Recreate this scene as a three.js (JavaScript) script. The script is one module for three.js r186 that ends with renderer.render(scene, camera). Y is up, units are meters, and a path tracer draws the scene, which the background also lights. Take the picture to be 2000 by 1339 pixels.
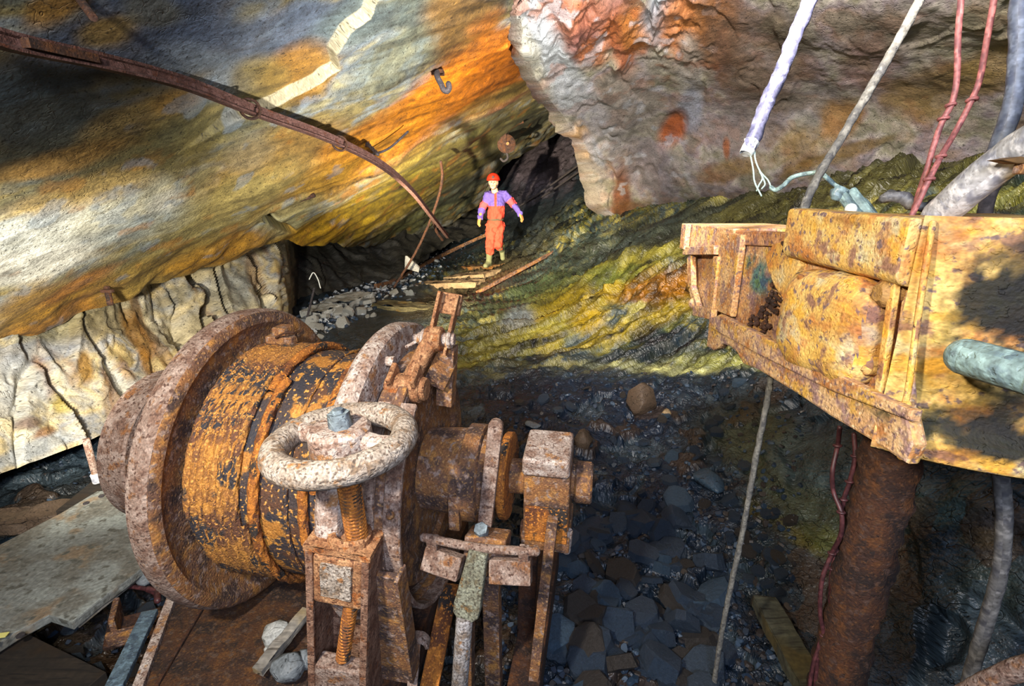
import * as THREE from 'three';
import { RoundedBoxGeometry } from 'three/addons/geometries/RoundedBoxGeometry.js';
import { ConvexGeometry } from 'three/addons/geometries/ConvexGeometry.js';
import { mergeGeometries, mergeVertices, toCreasedNormals } from 'three/addons/utils/BufferGeometryUtils.js';

// ---------------------------------------------------------------- camera, lights, exposure
const V = (x, y, z) => new THREE.Vector3(x, y, z);
const scene = new THREE.Scene();
scene.background = new THREE.Color(0x000000);
const PITCH = THREE.MathUtils.degToRad(17), FOCAL = 1000, EYE = V(0, 1.7, 0);
const camera = new THREE.PerspectiveCamera(2 * Math.atan(669.5 / FOCAL) * 180 / Math.PI, 2000 / 1339, 0.05, 100);
camera.position.copy(EYE); camera.rotation.set(-PITCH, 0, 0);
const renderer = new THREE.WebGLRenderer({ antialias: true });
renderer.toneMapping = THREE.LinearToneMapping;
renderer.toneMappingExposure = 1.1;
renderer.shadowMap.enabled = true;

function flash(name, [x, y, z], target, intensity, angle, penumbra, radius, color) {   // the flash guns that light the cavern
  const l = new THREE.SpotLight(color, intensity, 0, angle, penumbra, 2);
  l.name = name; l.position.set(x, y, z); l.target.position.set(...target);
  l.castShadow = true; l.shadow.radius = radius; l.shadow.mapSize.set(2048, 2048); l.shadow.bias = -0.0005;
  scene.add(l, l.target); return l;
}
flash('flash_light', [-0.75, 2.2, 0.05], [0.1, 0.7, -2.6], 19, 1.15, 0.9, 3, 0xfff1dc);
flash('flash_light_001', [-1.55, 0.75, -2.9], [0.0, 1.75, -8.0], 330, 0.45, 0.8, 2, 0xffe9c4);
flash('flash_light_002', [0.1, 2.95, -0.5], [2.0, 2.5, -5.0], 180, 0.85, 0.8, 8, 0xfff4ea);
flash('flash_light_003', [-1.45, 1.3, -0.9], [-2.75, 0.6, -4.3], 52, 0.62, 0.9, 4, 0xfff4e2);
flash('flash_light_004', [0.55, 0.75, -2.1], [-0.55, 2.75, -3.9], 62, 0.8, 0.95, 4, 0xfff6ea);
{ const l = new THREE.PointLight(0xdfe8ff, 19, 0, 2); l.name = 'fill_light'; l.position.set(0.15, 2.3, 0.9); l.castShadow = true; l.shadow.radius = 20; scene.add(l); }

// ---------------------------------------------------------------- helpers
let seed = 7;
const rnd = () => { seed = (seed * 1664525 + 1013904223) >>> 0; return seed / 4294967296; };
const rr = (a, b) => a + (b - a) * rnd();
const { clamp, lerp, smoothstep } = THREE.MathUtils;
const ss = (a, b, x) => { const t = clamp((x - a) / (b - a), 0, 1); return t * t * (3 - 2 * t); };
const lin = (h) => { const c = new THREE.Color(h); return [c.r, c.g, c.b]; };
const mix3 = (a, b, t) => [a[0] + (b[0] - a[0]) * t, a[1] + (b[1] - a[1]) * t, a[2] + (b[2] - a[2]) * t];

const SP = Math.sin(PITCH), CP = Math.cos(PITCH);
const upOf = (py) => -SP - ((py - 669.5) / FOCAL) * CP;          // rise per metre of depth along a sight line
function at(px, py, d) {                                          // a point of the place, d metres in front of the viewpoint
  const X = ((px - 1000) / FOCAL) * d, Y = -((py - 669.5) / FOCAL) * d;
  return V(X, EYE.y + Y * CP - d * SP, -Y * SP - d * CP);
}
const atY = (px, py, y) => at(px, py, (y - EYE.y) / upOf(py));

// noise
const P = new Uint8Array(512);
{ const a = Array.from({ length: 256 }, (_, i) => i); for (let i = 255; i > 0; i--) { const j = Math.floor(rnd() * (i + 1)); [a[i], a[j]] = [a[j], a[i]]; } for (let i = 0; i < 512; i++) P[i] = a[i & 255]; }
const fade = (t) => t * t * t * (t * (t * 6 - 15) + 10);
function g3(h, x, y, z) { h &= 15; const u = h < 8 ? x : y, v = h < 4 ? y : h === 12 || h === 14 ? x : z; return ((h & 1) ? -u : u) + ((h & 2) ? -v : v); }
function noise(x, y, z) {
  const X0 = Math.floor(x), Y0 = Math.floor(y), Z0 = Math.floor(z); x -= X0; y -= Y0; z -= Z0;
  const X = X0 & 255, Y = Y0 & 255, Z = Z0 & 255, u = fade(x), v = fade(y), w = fade(z);
  const A = P[X] + Y, AA = P[A] + Z, AB = P[A + 1] + Z, B = P[X + 1] + Y, BA = P[B] + Z, BB = P[B + 1] + Z;
  const L = (t, a, b) => a + t * (b - a);
  return L(w, L(v, L(u, g3(P[AA], x, y, z), g3(P[BA], x - 1, y, z)), L(u, g3(P[AB], x, y - 1, z), g3(P[BB], x - 1, y - 1, z))),
    L(v, L(u, g3(P[AA + 1], x, y, z - 1), g3(P[BA + 1], x - 1, y, z - 1)), L(u, g3(P[AB + 1], x, y - 1, z - 1), g3(P[BB + 1], x - 1, y - 1, z - 1))));
}
function fbm(x, y, z, o = 4) { let s = 0, a = 1, n = 0; for (let i = 0; i < o; i++) { s += a * noise(x, y, z); n += a; a *= 0.5; x = x * 2.03 + 11.3; y = y * 2.03 + 5.7; z = z * 2.03 + 3.1; } return s / n * 1.6; }
function ridge(x, y, z, o = 3) { let s = 0, a = 1, n = 0; for (let i = 0; i < o; i++) { s += a * (1 - Math.abs(noise(x, y, z)) * 2); n += a; a *= 0.5; x = x * 2.1 + 7.7; y = y * 2.1 + 1.9; z = z * 2.1 + 4.3; } return s / n; }
const hsh = (a, b, c, k) => P[(P[(P[(a + k * 31) & 255] + b) & 255] + c) & 255] / 255;
const cellOut = { h: 0, id: 0, edge: 0 };
function cells(x, y, z) {                                          // flat tilted facets: height, id of the facet, distance to its edge
  const wa = noise(x * 1.3 + 5, y * 1.3, z * 1.3) * 0.45 + noise(x * 4, y * 4, z * 4) * 0.12, wb = noise(x * 1.3, y * 1.3 + 9, z * 1.3) * 0.45 + noise(x * 4 + 3, y * 4, z * 4) * 0.12; x += wa; y += wb; z += wa - wb;
  const X = Math.floor(x), Y = Math.floor(y), Z = Math.floor(z); let d1 = 9, d2 = 9, bx = 0, by = 0, bz = 0, dx = 0, dy = 0, dz = 0;
  for (let i = -1; i < 2; i++) for (let j = -1; j < 2; j++) for (let k = -1; k < 2; k++) {
    const a = X + i, b = Y + j, c = Z + k, ex = a + hsh(a, b, c, 1) - x, ey = b + hsh(a, b, c, 2) - y, ez = c + hsh(a, b, c, 3) - z, d = ex * ex + ey * ey + ez * ez;
    if (d < d1) { d2 = d1; d1 = d; bx = a; by = b; bz = c; dx = ex; dy = ey; dz = ez; } else if (d < d2) d2 = d;
  }
  const gx = hsh(bx, by, bz, 4) - 0.5, gy = hsh(bx, by, bz, 5) - 0.5, gz = hsh(bx, by, bz, 6) - 0.5;
  cellOut.id = hsh(bx, by, bz, 7); cellOut.h = (cellOut.id - 0.5) - 1.6 * (gx * dx + gy * dy + gz * dz); cellOut.edge = Math.sqrt(d2) - Math.sqrt(d1); cellOut.h *= ss(0, 0.16, cellOut.edge);
  return cellOut;
}
function curve1(xs, ys) {                                          // smooth curve through given points
  const n = xs.length, m = xs.map((_, i) => { const a = Math.max(0, i - 1), b = Math.min(n - 1, i + 1); return (ys[b] - ys[a]) / (xs[b] - xs[a]); });
  return (x) => {
    let i = 0; while (i < n - 2 && (xs[1] > xs[0] ? x > xs[i + 1] : x < xs[i + 1])) i++;
    const h = xs[i + 1] - xs[i], t = clamp((x - xs[i]) / h, -0.5, 1.5), t2 = t * t, t3 = t2 * t;
    return (2 * t3 - 3 * t2 + 1) * ys[i] + (t3 - 2 * t2 + t) * h * m[i] + (-2 * t3 + 3 * t2) * ys[i + 1] + (t3 - t2) * h * m[i + 1];
  };
}
function lineOf(xs, ys) { return (x) => { let i = 0; while (i < xs.length - 2 && x > xs[i + 1]) i++; return lerp(ys[i], ys[i + 1], clamp((x - xs[i]) / (xs[i + 1] - xs[i]), -1, 1.2)); }; }
function table(xs, ys, w) {                                        // w[row][column] = 1/depth
  const rows = w.map((r) => curve1(xs, r)), memo = new Map();
  return (x, y) => { let f = memo.get(x); if (!f) memo.set(x, f = curve1(ys, rows.map((g) => g(x)))); return f(y); };
}

// names, tags
const taken = new Map();
function numbered(name) { const k = taken.get(name) ?? 0; taken.set(name, k + 1); return k ? name + '_' + String(k).padStart(3, '0') : name; }
function tag(o, label, category, group, kind) { if (label) o.userData.label = label; if (category) o.userData.category = category; if (group) o.userData.group = group; if (kind) o.userData.kind = kind; return o; }
function thing(name, label, category, pos = [0, 0, 0], turn = 0, group) {
  const o = new THREE.Group(); o.name = numbered(name); o.position.set(...(pos.isVector3 ? pos.toArray() : pos)); o.rotation.y = turn; scene.add(o);
  return tag(o, label, category, group);
}
function part(name, geo, mat, parent) { const m = new THREE.Mesh(geo, mat); m.name = parent === scene ? numbered(name) : name; parent.add(m); return m; }
function solo(name, geo, mat, label, category, group) { return tag(part(name, geo, mat, scene), label, category, group); }

// geometry helpers
const plain = (g) => { let q = g.index ? g.toNonIndexed() : g; for (const k of Object.keys(q.attributes)) if (!['position', 'normal', 'uv'].includes(k)) q.deleteAttribute(k); if (!q.attributes.normal) q.computeVertexNormals(); if (!q.attributes.uv) q.setAttribute('uv', new THREE.BufferAttribute(new Float32Array(q.attributes.position.count * 2), 2)); q.morphAttributes = {}; return q; };
function boxUV(g) {                                                // uv in metres from the face that each triangle looks to
  g = plain(g); const p = g.attributes.position, uv = g.attributes.uv, a = V(), b = V(), c = V(), n = V();
  for (let i = 0; i < p.count; i += 3) {
    a.fromBufferAttribute(p, i); b.fromBufferAttribute(p, i + 1); c.fromBufferAttribute(p, i + 2);
    n.copy(b).sub(a).cross(c.clone().sub(a)); const x = Math.abs(n.x), y = Math.abs(n.y), z = Math.abs(n.z);
    [a, b, c].forEach((q, k) => { if (x >= y && x >= z) uv.setXY(i + k, q.z + 0.37, q.y); else if (y >= z) uv.setXY(i + k, q.x, q.z + 0.19); else uv.setXY(i + k, q.x + 0.11, q.y + 0.53); });
  }
  return g;
}
const M = (...gs) => boxUV(mergeGeometries(gs.flat().map(plain)));
const tr = (g, x, y, z, rx = 0, ry = 0, rz = 0) => { if (rx) g.rotateX(rx); if (ry) g.rotateY(ry); if (rz) g.rotateZ(rz); return g.translate(x, y, z); };
const box = (w, h, d, r = 0.004) => new RoundedBoxGeometry(w, h, d, 2, Math.min(r, w / 2.1, h / 2.1, d / 2.1));
const cylY = (r, h, n = 28, r2 = r) => lathe([[0, 0], [r2 * 0.9, 0], [r2, Math.min(0.004, h * 0.1)], [r, h - Math.min(0.004, h * 0.1)], [r * 0.9, h], [0, h]], n).translate(0, -h / 2, 0);
function lathe(pts, n = 48) { return toCreasedNormals(new THREE.LatheGeometry(pts.map(([r, y]) => new THREE.Vector2(Math.max(r, 0), y)), n), 0.6); }
const latheX = (pts, n = 64) => lathe(pts.map(([t, r]) => [r, t]), n).rotateZ(-Math.PI / 2);   // points are [along x, radius], from low to high x
const cylX = (r, x0, x1, n = 32, b = 0.004) => latheX([[x0, 0], [x0, r - b], [x0 + b, r], [x1 - b, r], [x1, r - b], [x1, 0]], n);
const hex = (r, h) => new THREE.CylinderGeometry(r * 0.93, r, h, 6);
function orient(g, a, b) { const d = b.clone().sub(a); return g.applyQuaternion(new THREE.Quaternion().setFromUnitVectors(V(0, 1, 0), d.clone().normalize())).translate((a.x + b.x) / 2, (a.y + b.y) / 2, (a.z + b.z) / 2); }
function frameBar(g, a, b, side) {                                  // g is built with y along the bar, x along `side`
  const y = b.clone().sub(a).normalize(), z = side.clone().cross(y).normalize(), x = y.clone().cross(z);
  return g.applyMatrix4(new THREE.Matrix4().makeBasis(x, y, z).setPosition((a.x + b.x) / 2, (a.y + b.y) / 2, (a.z + b.z) / 2));
}
const bar = (a, b, w, t, side = V(1, 0, 0), r = 0.003) => frameBar(box(w, a.distanceTo(b), t, r), a, b, side);
const rod = (a, b, r, n = 14) => orient(cylY(r, a.distanceTo(b), n), a, b);
const tube = (pts, r, n = 60, k = 10) => { const c = new THREE.CatmullRomCurve3(pts); const g = new THREE.TubeGeometry(c, n, r, k), caps = [0, 1].map((t) => new THREE.SphereGeometry(r, k, 6).translate(...c.getPoint(t).toArray())); return mergeGeometries([g, ...caps].map(plain)); };
function wobbly(pts, r, n, k, amp, sc) {                            // a cable or pipe with an uneven skin
  const g = tube(pts, r, n, k), p = g.attributes.position, q = g.attributes.normal;
  for (let i = 0; i < p.count; i++) { const x = p.getX(i), y = p.getY(i), z = p.getZ(i), h = fbm(x * sc, y * sc, z * sc, 2) * amp; p.setXYZ(i, x + q.getX(i) * h, y + q.getY(i) * h, z + q.getZ(i) * h); }
  return g;
}
function prism(pts, depth, bevel = 0.003) {                         // an outline in x, y with thickness along z, front face at z = 0
  const s = new THREE.Shape(pts.map(([x, y]) => new THREE.Vector2(x, y)));
  return new THREE.ExtrudeGeometry(s, { depth: Math.max(depth - 2 * bevel, 0.001), bevelEnabled: true, bevelThickness: bevel, bevelSize: bevel, bevelOffset: -bevel, bevelSegments: 2, curveSegments: 16 }).translate(0, 0, -depth + bevel);
}
function rough(g, amp, sc, o = 3) {                                 // moves the vertices of a shape in or out unevenly
  g = mergeVertices(plain(g).deleteAttribute('uv') && g, 1e-4); const p = g.attributes.position; g.deleteAttribute('normal'); g = mergeVertices(g, 1e-4); g.computeVertexNormals(); const q = g.attributes.normal, pp = g.attributes.position;
  for (let i = 0; i < pp.count; i++) { const x = pp.getX(i), y = pp.getY(i), z = pp.getZ(i), h = fbm(x * sc, y * sc, z * sc, o) * amp; pp.setXYZ(i, x + q.getX(i) * h, y + q.getY(i) * h, z + q.getZ(i) * h); }
  g.computeVertexNormals(); return plain(g);
}
function paint(g, fn) { g = plain(g); const p = g.attributes.position, n = g.attributes.normal, c = new Float32Array(p.count * 3); for (let i = 0; i < p.count; i++) c.set(fn(p.getX(i), p.getY(i), p.getZ(i), n.getX(i), n.getY(i), n.getZ(i)), i * 3); g.setAttribute('color', new THREE.BufferAttribute(c, 3)); return g; }

// ---------------------------------------------------------------- procedural textures
const CT = Array.from({ length: 256 }, (_, i) => Math.cos(i / 128 * Math.PI));
function pnoise(x, y, per, k) {                                     // gradient noise that repeats after `per`
  const X = Math.floor(x), Y = Math.floor(y); x -= X; y -= Y;
  const g = (i, j, dx, dy) => { const h = P[(P[(((i % per) + per) % per + k * 17) & 255] + ((j % per) + per) % per) & 255]; return CT[h] * dx + CT[(h + 192) & 255] * dy; };
  const u = fade(x), v = fade(y);
  return lerp(lerp(g(X, Y, x, y), g(X + 1, Y, x - 1, y), u), lerp(g(X, Y + 1, x, y - 1), g(X + 1, Y + 1, x - 1, y - 1), u), v) * 1.4;
}
function pfbm(u, v, f, o, k, sx = 1) { let s = 0, a = 1, n = 0, per = f; for (let i = 0; i < o; i++) { s += a * pnoise(u * per, v * per * sx, per * (sx >= 1 ? sx : 1), k + i); n += a; a *= 0.55; per *= 2; } return s / n * 1.5; }
function tex(size, fn, srgb, tile) {
  const d = new Uint8Array(size * size * 4);
  for (let y = 0; y < size; y++) for (let x = 0; x < size; x++) { const c = fn((x + 0.5) / size, (y + 0.5) / size), o = (y * size + x) * 4; d[o] = clamp(c[0], 0, 1) * 255; d[o + 1] = clamp(c[1], 0, 1) * 255; d[o + 2] = clamp(c[2], 0, 1) * 255; d[o + 3] = 255; }
  const t = new THREE.DataTexture(d, size, size); t.magFilter = THREE.LinearFilter; t.minFilter = THREE.LinearMipmapLinearFilter; t.generateMipmaps = true; t.wrapS = t.wrapT = THREE.RepeatWrapping; if (srgb) t.colorSpace = THREE.SRGBColorSpace; t.repeat.set(1 / tile, 1 / tile); t.needsUpdate = true; return t;
}
const hx = (h) => [parseInt(h.slice(1, 3), 16) / 255, parseInt(h.slice(3, 5), 16) / 255, parseInt(h.slice(5, 7), 16) / 255];
function layered(size, tile, base, layers, grain = 0.16) {          // colour, frequency, threshold, softness, octaves, stretch
  const ls = layers.map(([c, f, t, s, o = 4, sx = 1, a = 1], k) => ({ c: hx(c), f, t, s, o, sx, a, k: k * 7 + f })), b = hx(base);
  return tex(size, (u, v) => {
    let c = b; for (const l of ls) c = mix3(c, l.c, l.a * ss(l.t - l.s, l.t + l.s, pfbm(u, v, l.f, l.o, l.k, l.sx)));
    const g = 1 + grain * pfbm(u, v, size / 10, 2, 91); return [c[0] * g, c[1] * g, c[2] * g];
  }, true, tile);
}
const T = {
  rust: layered(768, 0.42, '#64483a', [['#7f5633', 4, 0.0, 0.4, 5], ['#a5743a', 8, 0.3, 0.3, 6], ['#43332e', 5, 0.22, 0.3, 6], ['#8c776c', 16, 0.35, 0.25, 4], ['#b58a50', 44, 0.45, 0.25, 2, 1, 0.6]], 0.2),
  pale: layered(768, 0.42, '#9a8a80', [['#7c6254', 8, 0.1, 0.4, 6], ['#b5aaa2', 11, 0.15, 0.35, 5], ['#946840', 9, 0.4, 0.2, 6], ['#5f4940', 34, 0.38, 0.2, 3], ['#c4bab0', 50, 0.45, 0.3, 2, 1, 0.5]], 0.2),
  dust: layered(512, 0.3, '#aaa298', [['#c4bfb8', 6, 0.0, 0.4, 5], ['#93806c', 9, 0.3, 0.25, 6], ['#a9794c', 8, 0.5, 0.15, 5], ['#6e6259', 36, 0.35, 0.25, 3]], 0.26),
  drum: layered(1024, 0.5, '#8a5c2c', [['#b07a34', 14, 0.1, 0.35, 5], ['#5b3b2a', 4, 0.15, 0.3, 6], ['#2c2b31', 5, 0.24, 0.14, 7], ['#a06e30', 24, 0.32, 0.1, 4], ['#c89048', 50, 0.45, 0.2, 2]], 0.2),
  bare: layered(1024, 0.5, '#3a3233', [['#2b2b33', 4, 0.1, 0.25, 6], ['#54392a', 6, 0.2, 0.2, 6], ['#a06c2e', 5, 0.2, 0.1, 7], ['#b98238', 11, 0.36, 0.12, 6], ['#c89048', 40, 0.5, 0.15, 2]], 0.2),
  yellow: layered(1024, 0.62, '#cda04c', [['#d6b46e', 3, 0, 0.4, 5], ['#c4b68e', 6, 0.3, 0.25, 5], ['#b8793c', 6, 0.2, 0.3, 7], ['#8f6a52', 13, 0.34, 0.2, 6], ['#76605c', 30, 0.42, 0.14, 5], ['#d9a440', 9, 0.36, 0.2, 4]], 0.16),
  peach: layered(768, 0.5, '#bb8f60', [['#cfae80', 4, 0.05, 0.4, 5], ['#a8713f', 6, 0.25, 0.3, 6], ['#927673', 10, 0.22, 0.3, 6], ['#c9a04c', 7, 0.35, 0.25, 5], ['#7a625e', 34, 0.36, 0.2, 4], ['#d9c39c', 44, 0.5, 0.25, 2, 1, 0.7]], 0.2),
  wood: layered(512, 0.9, '#74716a', [['#8f8a80', 4, 0.1, 0.3, 4, 8], ['#4f4a43', 6, 0.25, 0.2, 4, 10], ['#86724c', 5, 0.4, 0.2, 3]]),
  board: layered(768, 1.1, '#777b77', [['#8d9490', 3, 0.1, 0.4, 5], ['#68675f', 5, 0.15, 0.3, 5], ['#7f705c', 6, 0.38, 0.2, 4], ['#55564f', 24, 0.4, 0.2, 4], ['#969c98', 44, 0.5, 0.2, 2, 1, 0.4]]),
  cable: layered(256, 0.3, '#b9bcc0', [['#8f93a0', 8, 0.2, 0.3, 4], ['#dfe2e6', 12, 0.2, 0.2, 4], ['#7c7c7e', 30, 0.42, 0.2, 3, 1, 0.5]]),
  grain: tex(768, (u, v) => { const a = 0.86 + 0.13 * pfbm(u, v, 8, 5, 3) + 0.13 * pfbm(u, v, 96, 2, 12) - 0.35 * ss(0.5, 0.62, pfbm(u, v, 40, 3, 33)); return [a, a, a]; }, true, 0.8),
  pit: tex(768, (u, v) => { const a = 0.5 + 0.22 * pfbm(u, v, 10, 4, 8) + 0.24 * pfbm(u, v, 60, 3, 21) - 0.4 * ss(0.35, 0.5, pfbm(u, v, 30, 3, 44)); return [a, a, a]; }, false, 0.45),
  rockBump: tex(1024, (u, v) => { const a = 0.5 + 0.25 * pfbm(u, v, 5, 6, 5) + 0.16 * pfbm(u, v, 40, 4, 15) - 0.3 * ss(0.02, 0, Math.abs(pfbm(u, v, 6, 4, 51))); return [a, a, a]; }, false, 1.0),
};
const mat = (o) => new THREE.MeshStandardMaterial({ roughness: 0.9, metalness: 0, side: THREE.DoubleSide, ...o });
const rusty = (map, o = {}) => mat({ map, bumpMap: T.pit, bumpScale: 0.003, roughness: 0.85, ...o });
const MAT = {
  rust: rusty(T.rust), rustDark: rusty(T.rust, { color: 0x86746c }), pale: rusty(T.pale), palePink: rusty(T.pale, { color: 0xd2c6bf }), paleWarm: rusty(T.pale, { color: 0xf2c594 }), stand: rusty(T.pale, { color: 0xc8a994 }), dust: rusty(T.dust, { color: 0xd6cfc8 }), drum: rusty(T.drum, { bumpScale: 0.005 }), bare: rusty(T.bare, { bumpScale: 0.003, roughness: 0.7 }), bed: rusty(T.rust, { color: 0x8f8478 }), lever: rusty(T.dust, { color: 0xa3ab9c }), gripBlue: rusty(T.dust, { color: 0xc2c4cc }), orange: rusty(T.drum, { color: 0xffe6c0 }),
  yellow: rusty(T.yellow, { bumpScale: 0.0025, roughness: 0.75, vertexColors: true }), peach: rusty(T.peach, { bumpScale: 0.0022, roughness: 0.75, vertexColors: true }),
  rock: mat({ map: T.grain, bumpMap: T.rockBump, bumpScale: 0.01, vertexColors: true, roughness: 0.7 }), pillarRock: mat({ map: T.grain, bumpMap: T.rockBump, bumpScale: 0.009, vertexColors: true, roughness: 0.7 }), wetRock: mat({ map: T.grain, bumpMap: T.rockBump, bumpScale: 0.03, vertexColors: true, roughness: 0.42 }),
  wood: mat({ map: T.wood, bumpMap: T.wood, bumpScale: 0.004 }), woodTan: mat({ map: T.wood, color: 0xe0b070, bumpMap: T.wood, bumpScale: 0.004 }), board: mat({ map: T.board, bumpMap: T.pit, bumpScale: 0.002 }),
  steelGrey: rusty(T.cable, { color: 0x93a2a8, roughness: 0.6 }), cable: mat({ map: T.cable, bumpMap: T.pit, bumpScale: 0.0008, roughness: 0.7 }), cableGreen: mat({ map: T.cable, color: 0xa9c4ba, roughness: 0.6, bumpMap: T.pit, bumpScale: 0.002 }),
  cableWarm: mat({ map: T.cable, color: 0x918d82, bumpMap: T.pit, bumpScale: 0.002 }), cableBlue: mat({ map: T.cable, color: 0x8888a6, roughness: 0.45, bumpMap: T.pit, bumpScale: 0.001 }), cableDark: mat({ map: T.cable, color: 0x4c4648 }), hoseBlue: mat({ map: T.cable, color: 0x8d96a6, roughness: 0.5 }), hoseGrey: mat({ map: T.cable, color: 0x8d8a86, roughness: 0.55 }),
  palePlum: rusty(T.pale, { color: 0x8a6a68 }), steelBlue: rusty(T.cable, { color: 0x6f8794, roughness: 0.6 }), wireGreen: mat({ color: 0x9db8b0, roughness: 0.6 }), woodMoss: mat({ map: T.wood, color: 0xa9a478, bumpMap: T.wood, bumpScale: 0.004 }), woodGrey: mat({ map: T.wood, color: 0x8c9384, bumpMap: T.wood, bumpScale: 0.004 }), woodDark: mat({ map: T.wood, color: 0x4c4238, bumpMap: T.wood, bumpScale: 0.004 }), tapeYellow: mat({ color: 0xd8d27a }),
  stonePale: mat({ map: T.grain, bumpMap: T.rockBump, bumpScale: 0.01, color: 0xb9bcb8, roughness: 0.7 }), stoneGrey: mat({ map: T.grain, bumpMap: T.rockBump, bumpScale: 0.01, color: 0x7d868c, roughness: 0.6 }), stoneTan: mat({ map: T.grain, bumpMap: T.rockBump, bumpScale: 0.01, color: 0xa68f6c, roughness: 0.8 }), stoneBrown: mat({ map: T.grain, bumpMap: T.rockBump, bumpScale: 0.01, color: 0x574738, roughness: 0.7 }), stoneBlue: mat({ map: T.grain, bumpMap: T.rockBump, bumpScale: 0.01, color: 0x3c556c, roughness: 0.5 }), stoneDark: mat({ map: T.grain, bumpMap: T.rockBump, bumpScale: 0.01, color: 0x2f4156, roughness: 0.45 }), stoneGreyDark: mat({ map: T.grain, bumpMap: T.rockBump, bumpScale: 0.01, color: 0x3d4d5e, roughness: 0.5 }), stoneBrownDark: mat({ map: T.grain, bumpMap: T.rockBump, bumpScale: 0.01, color: 0x3c3836, roughness: 0.55 }), stoneChip: mat({ color: 0xffffff, roughness: 0.5 }),
  red: mat({ map: T.cable, color: 0xd07f78, roughness: 0.55 }), redDark: mat({ map: T.cable, color: 0x67393a, roughness: 0.5 }), white: mat({ color: 0xdfe6e2 }), tape: mat({ map: T.cable, color: 0x9cb6b6, roughness: 0.4 }),
};

// ---------------------------------------------------------------- the rock: ceiling slab, floor, walls
function stretch(p, dir, k, f) { const s = p.dot(dir) * (1 - 1 / k); return [(p.x - dir.x * s) * f, (p.y - dir.y * s) * f, (p.z - dir.z * s) * f]; }
const stroke = (x, y, rx, ry, deg, color, a = 1, wob = 0.5) => { const r = deg * Math.PI / 180; return { x, y, rx, ry, c: Math.cos(r), s: -Math.sin(r), col: typeof color === 'string' ? lin(color) : color, a, wob, R: Math.max(rx, ry) * 1.8 }; };
function strokeAt(k, x, y, w) {                                     // 1 inside, 0 outside, with an uneven edge
  const dx = x - k.x, dy = y - k.y; if (Math.abs(dx) > k.R || Math.abs(dy) > k.R) return 0;
  const a = (dx * k.c + dy * k.s) / k.rx, b = (-dx * k.s + dy * k.c) / k.ry;
  return ss(1.25, 0.55, Math.sqrt(a * a + b * b) + w * k.wob);
}
function sheet(name, o) {
  const { x0, x1, top, bot, nu, nv, depth, disp, color, uv, mtl } = o, W = nu + 1, N = W * (nv + 1);
  const base = new Array(N), par = new Float32Array(N * 2);
  for (let j = 0; j <= nv; j++) for (let i = 0; i <= nu; i++) {
    const X = lerp(x0, x1, i / nu), e = o.shift ? o.shift : null, v = j / nv;
    let px = X, py = lerp(top(X), bot(X), v);
    if (o.left) { py = lerp(top(0), bot(0), v); px = lerp(o.left(py), x1, i / nu); }
    let d = depth(px, py);
    if (o.side && i < o.side) { const k = o.side - i; px = o.left(py) + k * 9; d = depth(o.left(py), py) + k * 0.2; }
    base[j * W + i] = at(px, py, d); par[(j * W + i) * 2] = px; par[(j * W + i) * 2 + 1] = py;
  }
  const pos = new Float32Array(N * 3), col = new Float32Array(N * 3), uvs = new Float32Array(N * 2), a = V(), b = V(), n = V();
  for (let j = 0; j <= nv; j++) for (let i = 0; i <= nu; i++) {
    const q = j * W + i, p = base[q];
    a.subVectors(base[j * W + Math.min(i + 2, nu)], base[j * W + Math.max(i - 2, 0)]); b.subVectors(base[Math.min(j + 2, nv) * W + i], base[Math.max(j - 2, 0) * W + i]);
    n.crossVectors(b, a).normalize();
    const h = disp(p, par[q * 2], par[q * 2 + 1], n);
    pos[q * 3] = p.x + n.x * h; pos[q * 3 + 1] = p.y + n.y * h; pos[q * 3 + 2] = p.z + n.z * h;
    col.set(color(p, par[q * 2], par[q * 2 + 1], h), q * 3);
    const t = uv(p); uvs[q * 2] = t[0]; uvs[q * 2 + 1] = t[1];
  }
  const idx = new Uint32Array(nu * nv * 6); let k = 0;
  for (let j = 0; j < nv; j++) for (let i = 0; i < nu; i++) { const q = j * W + i; idx[k++] = q; idx[k++] = q + W; idx[k++] = q + 1; idx[k++] = q + 1; idx[k++] = q + W; idx[k++] = q + W + 1; }
  const g = new THREE.BufferGeometry();
  g.setAttribute('position', new THREE.BufferAttribute(pos, 3)); g.setAttribute('uv', new THREE.BufferAttribute(uvs, 2)); g.setAttribute('color', new THREE.BufferAttribute(col, 3)); g.setIndex(new THREE.BufferAttribute(idx, 1)); g.computeVertexNormals();
  const m = part(name, g, mtl ?? MAT.rock, scene); m.userData.kind = 'structure';
  m.userData = { kind: 'structure', label: o.label };
  // a look-up of the finished surface for things that stand on it
  surface[name] = (px, py) => {
    const v = o.left ? clamp((py - top(0)) / (bot(0) - top(0)), 0, 1) : clamp((py - top(px)) / (bot(px) - top(px)), 0, 1), u = o.left ? clamp((px - o.left(py)) / (x1 - o.left(py)), 0, 1) : clamp((px - x0) / (x1 - x0), 0, 1);
    const q = Math.round(v * nv) * W + Math.round(u * nu), nn = g.attributes.normal; return { p: V(pos[q * 3], pos[q * 3 + 1], pos[q * 3 + 2]), n: V(nn.getX(q), nn.getY(q), nn.getZ(q)) };
  };
  return m;
}
const surface = {};
const palette = (list, t) => { t = clamp(t, 0, 0.9999) * (list.length - 1); const i = Math.floor(t); return mix3(list[i], list[i + 1], t - i); };

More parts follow.
